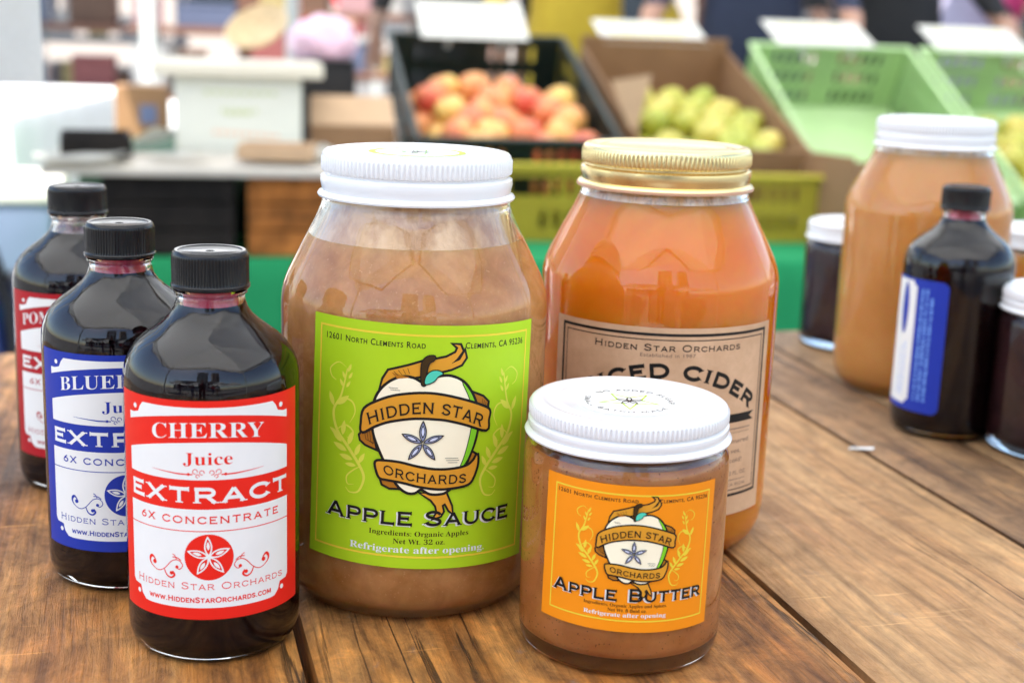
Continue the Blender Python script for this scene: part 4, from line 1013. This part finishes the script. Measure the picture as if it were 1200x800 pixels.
drape('riser_cloth', -.63, -.03, .03, .62, -.045, -.188, 'sage_cloth', 'dull sage green cloth over the raised back shelf', 'cloth', origin=sw(0, 0, 0), rz=SR, amp=.003, folds=20)
tub = thing('storage_tub', sw(-.455, .035, -.0445), 'ivory box with an overhanging cream lid and faint printing', 'box', rz=SR)
obj('body', boxm((.118, .09, .0755), (.236, .18, .151), .006, segs=2), 'tub', tub)
obj('lid', boxm((.118, .09, .151 + .014), (.315, .23, .028), .006, segs=2), 'lidwood', tub)
bm = bmesh.new(); rr = random.Random(4)
for z, n, x0, x1 in ((.122, 8, .06, .20), (.088, 6, .09, .16), (.084, 3, .10, .15)):
    for q in range(n): box(bm, (x0 + (x1 - x0) * q / n, -.0006, z), ((x1 - x0) / n * .6, .0012, .006))
tag(obj('faded_print', bm, paper('faint_green_print', srgb(196, 204, 150)), tub), kind='stuff')
bm = bmesh.new()
for q in range(9): box(bm, (.075 + q * .014, -.0006, .048 - q * .0008), (.009, .0012, .006))
tag(obj('faded_red_print', bm, paper('faint_red_print', srgb(236, 190, 160)), tub), kind='stuff')
obj('side_shadow_gap', boxm((.245, .09, .07), (.014, .14, .138), .002), 'black_ply', tub).name = 'side_shadow_block'  # black slab standing in for the shade at the tub's side
bk = thing('straw_bowl', sw(-.29, .12, .171), 'shallow straw bowl tipped on the lid of the ivory box', 'bowl', rot=(R_(38), R_(-16), 0))
obj('bowl', lathe([(0, 0), (.025, .001), (.045, .010), (.058, .026), (.060, .027), (.056, .027), (.043, .013), (.024, .005), (0, .004)], 40), 'basket', bk, smooth=50, loc=(0, 0, .012))
obj('rim', lathe([(.0585, .034), (.062, .037), (.0625, .041), (.059, .043), (.056, .040), (.0585, .034)], 40), 'basket', bk, smooth=60)
def carton_stack(sx, sy, z, lb):
    t = thing('cardboard_box', sw(sx, sy, z), lb, 'box', rz=SR)
    obj('body', boxm((.10, .11, .030), (.20, .22, .060), .002), 'carton', t)
    for k, (a, y) in enumerate(((28, .0), (-24, .215))):
        f = boxm((.10, .055 if k == 0 else -.055, 0), (.198, .11, .003), .001); o = obj('flap', f, 'carton_tan', t, loc=(0, y + .004, .0625), rot=(R_(a), 0, 0))
    return t
GREYBLUE = plain('grey_blue_print', (.12, .15, .26), .6)
t = thing('parcel', sw(-.60, .46, -.0445), 'small brown parcel with a blue mark behind the ivory box', 'box', rz=SR)
obj('body', boxm((.055, .05, .055), (.11, .10, .11), .003), 'carton', t); obj('tape', boxm((.055, .05, .1105), (.03, .101, .0016)), 'carton_tan', t); obj('blue_mark', boxm((.07, -.0007, .05), (.035, .0014, .04)), GREYBLUE, t)
carton_stack(-.235, .07, -.0445, 'open brown cardboard carton with raised tan flaps beside the ivory box')
t = thing('display_box', sw(-.215, .36, -.0445), 'plain black box with a pink bag on top', 'box', rz=SR)
obj('body', boxm((.06, .06, .085), (.125, .12, .170), .004), 'black_ply', t)
obj('lid', boxm((.06, .06, .174), (.131, .126, .0085), .002), 'black_ply', t)
bm = bmesh.new(); bmesh.ops.create_icosphere(bm, subdivisions=4, radius=.5)
for v in bm.verts:
    n = noise.noise(v.co * 3.2) * .16 + noise.noise(v.co * 8) * .06; v.co *= 1 + n
    v.co.z = max(v.co.z, -.30); v.co = Vector((v.co.x * .150, v.co.y * .12, (v.co.z + .30) * .115))
tag(obj('pink_bag', bm, 'pink', None, smooth=60, loc=sw(-.155, .42, .1343), rot=(0, 0, SR)), 'crumpled pink and white plastic bag on the black box', 'bag')
def sheet(sx, sy, z, w, l, yaw, lb, curl=.01):
    bm = bmesh.new(); n = 12; rows = []
    for i in range(n + 1):
        rows.append([bm.verts.new((w * (i / n - .5), l * (j / n - .5), curl * (i / n) ** 3 + .004 * math.sin(i * .7 + j * .4) * (i / n))) for j in range(n + 1)])
    for a, c in zip(rows, rows[1:]):
        for j in range(n): bm.faces.new((a[j], c[j], c[j + 1], a[j + 1]))
    bmesh.ops.solidify(bm, geom=bm.faces[:], thickness=.0008)
    tag(obj('paper_sheet', bm, 'card_white', None, smooth=60, loc=sw(sx, sy, z), rot=(0, 0, SR + R_(yaw))), lb, 'paper')
for q, (sx, sy, w_, l_, h_, mt, lb) in enumerate(((-.585, -.10, .12, .16, .030, 'box_dark', 'shallow dark tray on the end of the pale board'), (-.27, -.17, .13, .10, .022, 'carton_tan', 'shallow tan tray on the pale board before the carton'))):
    t = thing('shallow_tray', sw(sx, sy, -.0245), lb, 'tray', rz=SR + R_(6 - 14 * q))
    obj('base', boxm((0, 0, .003), (w_, l_, .006), .001), mt, t)
    for c_, d_ in (((0, -l_ / 2 + .003, h_ / 2 + .003), (w_, .006, h_)), ((0, l_ / 2 - .003, h_ / 2 + .003), (w_, .006, h_)), ((-w_ / 2 + .003, 0, h_ / 2 + .003), (.006, l_ - .0125, h_)), ((w_ / 2 - .003, 0, h_ / 2 + .003), (.006, l_ - .0125, h_))): obj('side', boxm(c_, d_, .001), mt, t)
sheet(-.60, -.215, -.0230, .15, .13, 8, 'flat white paper sheet at the end of the pale board')
sheet(-.44, -.16, -.0230, .10, .08, -14, 'small white slip of paper on the pale board')
sheet(-.56, .10, -.0400, .22, .12, -28, 'long curled white paper on the sage cloth', .05)
sheet(-.20, -.09, -.0230, .10, .14, 24, 'white paper lying on the board near the cardboard carton')

# ------------------------------------------------------------------ canopies
def canopy(x0, x1, y0, y1, eave, peak, label, val=.22, legs=((0, 0), (0, 1), (1, 0), (1, 1)), fab='canopy'):
    t = thing('market_canopy', (x0, y0, 0), label, 'canopy'); w, l = x1 - x0, y1 - y0
    n = 12; bm = bmesh.new(); ap = bm.verts.new((w / 2, l / 2, peak)); ring = []
    per = [(w * i / n, 0) for i in range(n)] + [(w, l * i / n) for i in range(n)] + [(w - w * i / n, l) for i in range(n)] + [(0, l - l * i / n) for i in range(n)]
    rings = []
    for k in range(1, 7):
        f = k / 6; sag = -.10 * math.sin(PI * f)
        rings.append([bm.verts.new((w / 2 + (x - w / 2) * f, l / 2 + (y - l / 2) * f, peak + (eave - peak) * f + sag * (.4 + .6 * abs(math.sin(PI * i / n))))) for i, (x, y) in enumerate(per)])
    N4 = len(per)
    for i in range(N4): bm.faces.new((ap, rings[0][i], rings[0][(i + 1) % N4]))
    for a, c in zip(rings, rings[1:]):
        for i in range(N4): bm.faces.new((a[i], c[i], c[(i + 1) % N4], a[(i + 1) % N4]))
    obj('roof', bm, fab, t, smooth=180)
    bm = bmesh.new(); a = [bm.verts.new((x, y, eave)) for x, y in per]; c = [bm.verts.new((x, y, eave - val + .02 * math.sin(i * 1.1))) for i, (x, y) in enumerate(per)]
    for i in range(N4): bm.faces.new((a[i], c[i], c[(i + 1) % N4], a[(i + 1) % N4]))
    obj('valance', bm, fab, t, smooth=60)
    for fx, fy in legs:
        obj('leg', boxm((fx * w + (.03 if fx == 0 else -.03), fy * l + (.03 if fy == 0 else -.03), (eave - .02) / 2), (.045, .045, eave - .02), .004), 'steel', t)
    for p, q in (((0, 0), (1, 1)), ((1, 0), (0, 1))):
        obj('roof_pole', tubem([(p[0] * w, p[1] * l, eave - .04), (w / 2, l / 2, peak - .06), (q[0] * w, q[1] * l, eave - .04)], .009, 8), 'steel', t)
    for p, q in (((0, 0), (1, 0)), ((1, 0), (1, 1)), ((1, 1), (0, 1)), ((0, 1), (0, 0))):
        a = (p[0] * w, p[1] * l); b = (q[0] * w, q[1] * l); m = ((a[0] + b[0]) / 2, (a[1] + b[1]) / 2)
        ins = lambda c: (c[0] + (w / 2 - c[0]) * .02, c[1] + (l / 2 - c[1]) * .02)
        a, b, m = ins(a), ins(b), ins(m); q1 = ((a[0] + m[0]) / 2, (a[1] + m[1]) / 2); q2 = ((b[0] + m[0]) / 2, (b[1] + m[1]) / 2)
        obj('scissor_bar', tubem([(*a, eave - .05), (*q1, eave - .32), (*m, eave - .05), (*q2, eave - .32), (*b, eave - .05)], .012, 6), 'dark_steel', t)
    return t
canopy(-1.55, 1.75, -.78, 1.45, 2.22, 3.15, 'white market canopy over the plank table of jars')
canopy(-1.22, 2.45, 1.50, 4.60, 2.22, 3.15, 'white market canopy over the fruit stall')
canopy(-5.1, -1.95, 4.35, 7.5, 2.22, 3.15, 'white canopy added to shade the far goods stalls')  # roof out of view, added to take the sun off the far stalls
canopy(-7.0, -.6, 9.6, 14.6, 2.35, 4.7, 'large white marquee added as a reflector for the bottle caps', val=.32, fab='marquee')  # unseen roof added as a white reflector to brighten the black cap tops
canopy(-.86, 2.30, 5.15, 8.2, 2.22, 3.15, 'white market canopy beyond the fruit stall')
for i, (x, y) in enumerate(((-6.2, -9.0), (-2.4, -9.6), (1.4, -9.2), (5.4, -9.8))):
    canopy(x, x + 3.0, y, y + 3.0, 2.3, 3.2, 'white market canopy across the walkway behind the camera')['group'] = 'canopies across the walkway'

# ------------------------------------------------------------------ people
def pmat(name, c, rough=.8): return plain(name, c, rough, var=.08, vscale=30)
M['skin'] = plain('skin', (.46, .25, .17), .5, sub=.1); M['hair'] = plain('dark_hair', (.02, .014, .01), .5, bmp=.4, bscale=200); M['eye'] = plain('eye', (.03, .02, .02), .2)
def person(loc, rz, shirt, trousers, label, arm=(.12, .10), lean=0.0, stride=.06, group=None, h=1.72, bend=.25, jacket=False):
    t = thing('person', loc, label, 'person', group, rz=rz); k = h / 1.72
    P = []; Ed = []; Rd = []
    def v(p, r, parent=None):
        P.append(Vector((p[0], p[1] + lean * max(0, p[2] - .9), p[2])) * k); Rd.append(r * k if not isinstance(r, tuple) else (r[0] * k, r[1] * k))
        if parent is not None: Ed.append((parent, len(P) - 1))
        return len(P) - 1
    pel = v((0, 0, .95), (.155, .115)); wst = v((0, -.005, 1.10), (.145, .105), pel); ch = v((0, .0, 1.28), (.165, .115), wst); sh = v((0, .01, 1.42), (.11, .085), ch)
    nk = v((0, 0, 1.50), .055, sh); jw = v((0, -.02, 1.555), .068, nk); hd = v((0, -.005, 1.63), (.080, .096), jw); v((0, 0, 1.695), (.055, .065), hd)
    no = v((0, -.092, 1.615), .014, hd); v((0, -.108, 1.60), .010, no)
    for s in (-1, 1):
        v((s * .082, .005, 1.615), .014, hd)
        a = v((s * .175, .01, 1.415), .058, sh); el = v((s * (.20 + arm[0] * .4), .03 - arm[1] * .3, 1.15), .043, a); wr = v((s * (.20 + arm[0] * .6), -arm[1] - bend * .5, .93 + bend * .35), .030, el)
        pl = v((s * (.20 + arm[0] * .6), -arm[1] - bend * .6, .86 + bend * .35), (.030, .016), wr)
        for q in range(4): f = v((s * (.20 + arm[0] * .6) + (q - 1.5) * .017, -arm[1] - bend * .68, .80 + bend * .33 - .004 * abs(q - 1.3)), .0085, pl); v((s * (.20 + arm[0] * .6) + (q - 1.5) * .016, -arm[1] - bend * .68 - .02, .765 + bend * .33), .0075, f)
        th = v((s * (.20 + arm[0] * .6) - s * .034, -arm[1] - bend * .6 - .015, .84 + bend * .35), .010, pl)
        hp = v((s * .085, 0, .90), .095, pel); kn = v((s * .10, -.02 - s * stride * .5, .50), .062, hp); cf = v((s * .10, .02 - s * stride, .30), .056, kn); an = v((s * .10, .02 - s * stride, .09), .042, cf)
        ft = v((s * .11, -.07 - s * stride, .045), (.042, .036), an); v((s * .115, -.16 - s * stride, .035), (.040, .026), ft)
    me = bpy.data.meshes.new('body'); me.from_pydata([tuple(p) for p in P], Ed, []); o = bpy.data.objects.new('body', me); COL.objects.link(o)
    o.modifiers.new('skin', 'SKIN'); sv = me.skin_vertices[0].data
    for i, r in enumerate(Rd): sv[i].radius = r if isinstance(r, tuple) else (r, r)
    sv[0].use_root = True
    sub = o.modifiers.new('sub', 'SUBSURF'); sub.levels = 2; sub.render_levels = 2
    dg = bpy.context.evaluated_depsgraph_get(); m2 = bpy.data.meshes.new_from_object(o.evaluated_get(dg)); bpy.data.objects.remove(o)
    m2.name = 'body'; m2.materials.clear()
    for mm in (M['skin'], shirt, trousers, M['black_ply']): m2.materials.append(mm)
    for p in m2.polygons:
        z = p.center.z / k; x = abs(p.center.x) / k
        p.material_index = 3 if z < .085 else 2 if (z < .97 and x < .19) else 1 if (z < 1.475 and not (x > .19 and z < (.97 + bend * .35))) else 0
    m2.shade_smooth()
    b = bpy.data.objects.new('body', m2); COL.objects.link(b); b.parent = t
    bm = bmesh.new(); bmesh.ops.create_icosphere(bm, subdivisions=3, radius=1)
    for q in list(bm.verts):
        n = 1 + .10 * noise.noise(q.co * 4)
        q.co = Vector((q.co.x * .094 * n, q.co.y * .112 * n + .018 + lean * .75, q.co.z * .105 * n + 1.652)) * k
    bmesh.ops.delete(bm, geom=[q for q in bm.verts if q.co.y < (-.055 + lean * .75) * k and q.co.z < 1.69 * k], context='VERTS')
    obj('hair', bm, 'hair', t, smooth=180)
    for s in (-1, 1):
        bm = bmesh.new(); bmesh.ops.create_icosphere(bm, subdivisions=2, radius=.011 * k); obj('eye', bm, 'eye', t, smooth=180, loc=Vector((s * .032, -.088 + lean * .73, 1.635)) * k)
    return t
navy = pmat('navy_jacket', (.018, .025, .055)); blk = pmat('black_jacket', (.012, .012, .014)); must = pmat('mustard_shirt', (.52, .36, .025)); jean = pmat('blue_jeans', (.06, .085, .16)); khaki = pmat('khaki_cloth', (.30, .22, .14)); redc = pmat('red_shirt', (.50, .03, .04)); greyc = pmat('grey_shirt', (.35, .36, .40)); lilac = pmat('lilac_shirt', (.42, .40, .55)); pinkc = pmat('magenta_shirt', (.65, .06, .22)); whitec = pmat('white_shirt', (.75, .75, .73))
person((.16, 4.35, 0), R_(8), must, must, 'person in a mustard yellow top and trousers behind the black apple crate', h=1.70)
person((.66, 4.15, 0), R_(-10), navy, navy, 'person in navy clothes standing behind the brown fruit box', bend=.35)
person((1.12, 4.40, 0), R_(5), blk, blk, 'person in black clothes behind the empty mint crate', h=1.78)
person((1.64, 5.2, 0), R_(170), lilac, lilac, 'person in lilac clothes walking beyond the mint crates', stride=.16)
person((1.92, 4.9, 0), R_(160), pinkc, blk, 'person in a magenta top and black trousers beyond the mint crates', stride=.1)
person((-.22, 5.0, 0), R_(190), blk, blk, 'person in black clothes behind the pink bag', stride=.1)
person((-1.35, 8.6, 0), R_(20), redc, redc, 'person in red clothes at the far goods stall', stride=.1)
person((-.10, -2.0, 0), R_(180), blk, blk, 'person in black clothes standing behind the camera', bend=.9, arm=(-.1, .05), lean=.06)
person((-1.2, -4.6, 0), R_(150), navy, jean, 'person in a navy jacket on the walkway behind the camera', stride=.14)
person((1.3, -5.4, 0), R_(200), redc, jean, 'person in a red shirt on the walkway behind the camera', stride=.12)
person((1.75, -5.0, 0), R_(170), whitec, khaki, 'person in a white shirt on the walkway behind the camera', stride=.12)
person((-2.3, -3.6, 0), R_(140), blk, jean, 'person in a black top and jeans behind the camera', stride=.1)

# ------------------------------------------------------------------ sunlit tables and stalls beyond
drape('tablecloth', -1.75, -.0, 0, 1.5, T - .03, .05, 'white_cloth', 'long white cloth on the sunlit table beyond the ivory box', origin=(-1.22, 3.35, 0), rz=R_(4), folds=30)
trestle((-1.22, 3.35, 0), R_(4), -1.75, 0, 0, 1.5, T - .034, 'trestle table under the long white sunlit cloth', 'tan_ply')
drape('tablecloth', 0, 1.1, 0, .75, T - .10, .05, 'white_cloth', 'smaller white cloth on the table by the far goods stall', origin=(-1.55, 5.25, 0), rz=R_(-6), folds=20, seed=4)
trestle((-1.55, 5.25, 0), R_(-6), 0, 1.1, 0, .75, T - .104, 'small trestle table by the far goods stall', 'tan_ply')
t = thing('paper_pad', (-1.55, 3.66, T - .029), 'thick white pad lying on the long sunlit white cloth', 'pad', rz=R_(14))
for q in range(4): obj('sheet', boxm((0, 0, .006 + q * .0105), (.34 - q * .01, .26, .0095), .002, Matrix.Rotation(R_(q * 3), 3, 'Z')), 'card_white', t)
GOODS = [('red', (.45, .13, .12)), ('orange', (.60, .34, .17)), ('brown', (.22, .11, .06)), ('grey', (.33, .34, .36)), ('blue', (.16, .20, .34)), ('white', (.72, .72, .70)), ('yellow', (.62, .50, .20)), ('dark', (.04, .04, .045)), ('pink', (.62, .36, .38))]
GM = {n: plain('goods_' + n, tuple(q * .42 for q in c), .55, var=.1) for n, c in GOODS}
M['stall_wood'] = plain('reddish_stall_wood', (.13, .055, .03), .6, var=.15)
def shelf_unit(loc, rz, w, label, z0=.72, levels=2, seed=0, mat='stall_wood'):
    t = thing('goods_stall', loc, label, 'stall', rz=rz)
    for k in range(levels):
        obj('shelf', boxm((w / 2, .25 + k * .22, z0 + k * .26), (w, .42, .03), .003), mat, t)
    for x in (.03, w - .03): obj('upright', boxm((x, .47, (z0 + levels * .26) / 2), (.05, .05, z0 + levels * .26), .003), mat, t); obj('leg', boxm((x, .08, z0 / 2 - .008), (.05, .05, z0 - .0155), .003), mat, t)
    rr = random.Random(seed); Mx = Matrix.Translation(loc) @ Matrix.Rotation(rz, 4, 'Z')
    for k in range(levels):
        x = .08
        while x < w - .2:
            bw = rr.uniform(.10, .24); bh = rr.uniform(.07, .19); nm, _ = rr.choice(GOODS)
            o = thing('goods_box', Mx @ Vector((x, .14 + k * .22, z0 + .0155 + k * .26)), 'small %s box of goods on %s' % (nm, label.split(' with')[0].replace('stall', 'stall')), 'box', 'boxes of goods on the far stalls', rz=rz + rr.uniform(-.2, .2))
            obj('body', boxm((bw / 2, .06, bh * .42), (bw, .12, bh * .84), .003), GM[nm], o)
            obj('lid', boxm((bw / 2, .06, bh * .92), (bw * 1.03, .126, bh * .155), .003), GM[rr.choice(('white', nm, 'brown'))], o)
            x += bw * 1.05 + rr.uniform(.02, .07)
shelf_unit((-2.20, 5.25, 0), R_(5), 1.15, 'near brown goods stall with two shelves', .70, 2, 1)
shelf_unit((-1.30, 6.30, 0), R_(0), 1.2, 'reddish brown goods stall with two shelves', .78, 2, 2)
shelf_unit((-3.4, 6.9, 0), R_(8), 1.7, 'long grey goods stall with three shelves', .62, 3, 3, GM['grey'])
shelf_unit((-1.6, 9.2, 0), R_(-4), 2.2, 'distant white goods stall with three shelves', .65, 3, 5, GM['white'])
shelf_unit((.9, 7.5, 0), R_(-6), 2.6, 'distant brown goods stall with three shelves', .68, 3, 6)
M['tote'] = plain('pale_blue_tote', (.17, .22, .32), .4, var=.06); M['tote_grey'] = plain('grey_tote', (.13, .13, .13), .45, var=.08)
def tote(loc, rz, w, l, h, mat, lidm, label):
    t = thing('storage_tote', loc, label, 'tote', rz=rz); bm = bmesh.new(); box(bm, (0, 0, h / 2), (w, l, h), .015, segs=2)
    for v in bm.verts: k = .88 + .12 * v.co.z / h; v.co.x *= k; v.co.y *= k
    obj('body', bm, mat, t, smooth=40); obj('lid', boxm((0, 0, h + .012), (w * 1.04, l * 1.04, .03), .008, segs=2), lidm, t, smooth=40)
    for s in (-1, 1): obj('handle', boxm((s * (w / 2 + .008), 0, h * .82), (.03, l * .35, .025), .006), lidm, t)
    obj('printed_label', boxm((0, -l / 2 * .97, h * .55), (w * .5, .004, h * .22), .0008), 'card_white', t, rot=None)
    return t
tote((-1.12, 2.72, 0), R_(9), .46, .36, .34, 'tote_grey', 'tote_grey', 'grey lidded tote on the paving beside the green table')
tote((-1.12, 2.72, .368), R_(14), .44, .34, .30, 'tote', 'card_white', 'pale blue lidded tote stacked on the grey tote')
tote((-1.62, 3.02, 0), R_(-6), .50, .38, .42, 'tote', 'tote_grey', 'pale blue tote with grey lid standing alone on the paving')
# navy chair back beside the bottles' end of the table, and the hanging sign holder
ch = thing('folding_chair', (-.800, 1.62, 0), 'dark navy padded chair beyond the end of the plank table', 'chair', rz=R_(20))
M['navy_pad'] = plain('navy_vinyl', (.020, .040, .17), .25)
bm = bmesh.new(); box(bm, (0, 0, 0), (.42, .055, .42), .026, segs=4)
for v in bm.verts: v.co.x *= 1 - .42 * max(0, v.co.z / .21) ** 2; v.co.y += .10 * (v.co.x / .21) ** 2 * .4
obj('backrest', bm, 'navy_pad', ch, smooth=50, loc=(0, .20, .665), rot=(R_(-8), 0, 0))
obj('seat', boxm((0, -.02, .45), (.42, .42, .05), .022, segs=3), 'navy_pad', ch, smooth=50)
for s in (-1, 1):
    obj('back_leg', tubem([(s * .20, .22, 0), (s * .20, .17, .45), (s * .195, .195, .62), (s * .13, .225, .82)], .011, 10), 'black_ply', ch, smooth=60)
    obj('front_leg', tubem([(s * .20, -.20, 0), (s * .20, -.19, .44)], .011, 10), 'black_ply', ch, smooth=60)
    obj('armrest', tubem([(s * .20, -.18, .44), (s * .215, -.19, .62), (s * .215, -.05, .66), (s * .20, .195, .66)], .012, 10), 'black_ply', ch, smooth=60)
M['sign_paper'] = fabric('backlit_sign_paper', (.88, .88, .85), .45)
sg = thing('sign_holder', (-.450, .985, T + .153), 'clear acrylic holder with a white card hanging beside the bottles', 'sign', rz=R_(6))
def slab(a, b, s, mt, nm): obj(nm, boxm(a, b, s), mt, sg)
slab((.0, 0, .15), (.24, .0030, .30), .0006, 'acrylic', 'front_sheet'); slab((.0, .0062, .15), (.24, .0030, .30), .0006, 'acrylic', 'back_sheet')
slab((0, .0031, .1555), (.230, .0016, .289), 0, 'sign_paper', 'card')
for x in (-.09, .09): obj('cord', tubem([(x, .003, .298), (x, .003, 1.30)], .0012, 6), 'card_white', sg)
# ------------------------------------------------------------------ buildings
def building(name, x0, x1, y0, y1, H, mat, label, rows, cols, face, win=(1.2, 1.9), cornice=True, glassm=None):
    b = thing(name, ((x0 + x1) / 2, (y0 + y1) / 2, 0), label, 'building'); w, d = x1 - x0, y1 - y0
    obj('wall', boxm((0, 0, H / 2), (w, d, H), .02), mat, b)
    if cornice:
        for z, e in ((H - .15, .5), (H - .7, .25), (H * .55, .2)): obj('cornice', boxm((0, 0, z), (w + e, d + e, .28), .05), mat, b)
    s = 1 if face > 0 else -1
    fr = boxm((0, 0, 0), (win[0], .16, win[1]), .02); gl = boxm((0, s * .06, 0), (win[0] - .22, .12, win[1] - .22))
    fm, gm = bpy.data.meshes.new('window'), bpy.data.meshes.new('pane'); fr.to_mesh(fm); gl.to_mesh(gm); fr.free(); gl.free()
    fm.materials.append(M[mat] if isinstance(mat, str) else mat); gm.materials.append(M['win_dark'])
    for r in range(rows):
        for c in range(cols):
            o = bpy.data.objects.new('window', fm); COL.objects.link(o); o.parent = b; o.location = (-w / 2 + w * (c + .5) / cols, s * (d / 2 + .05), H * .12 + (H * .76) * (r + .5) / rows)
            g = bpy.data.objects.new('pane', gm); COL.objects.link(g); g.parent = o
    return b
M['stone'] = plain('pale_grey_stone', (.46, .47, .46), .8, var=.08, vscale=.8); M['win_dark'] = plain('dark_window_glass', (.02, .025, .03), .08)
M['stone_tan'] = plain('tan_render', (.42, .36, .31), .8, var=.1, vscale=.8)
building('hall', -26, 9, -46, -34, 11, 'stone', 'long pale stone hall with tall windows behind the camera', 2, 12, 1, (1.5, 3.0))
building('tower', -4.5, 4.0, -44, -32.5, 24, 'stone', 'square pale stone tower with three upper windows behind the camera', 4, 3, 1, (1.3, 2.2))
building('office_block', 14, 24, -70, -58, 42, 'stone_tan', 'tall tan office block behind the camera', 10, 5, 1)
building('market_building', -30, 30, 24, 34, 3.6, 'stone_tan', 'long tan building closing off the far end of the market', 1, 18, -1, (1.4, 1.7))
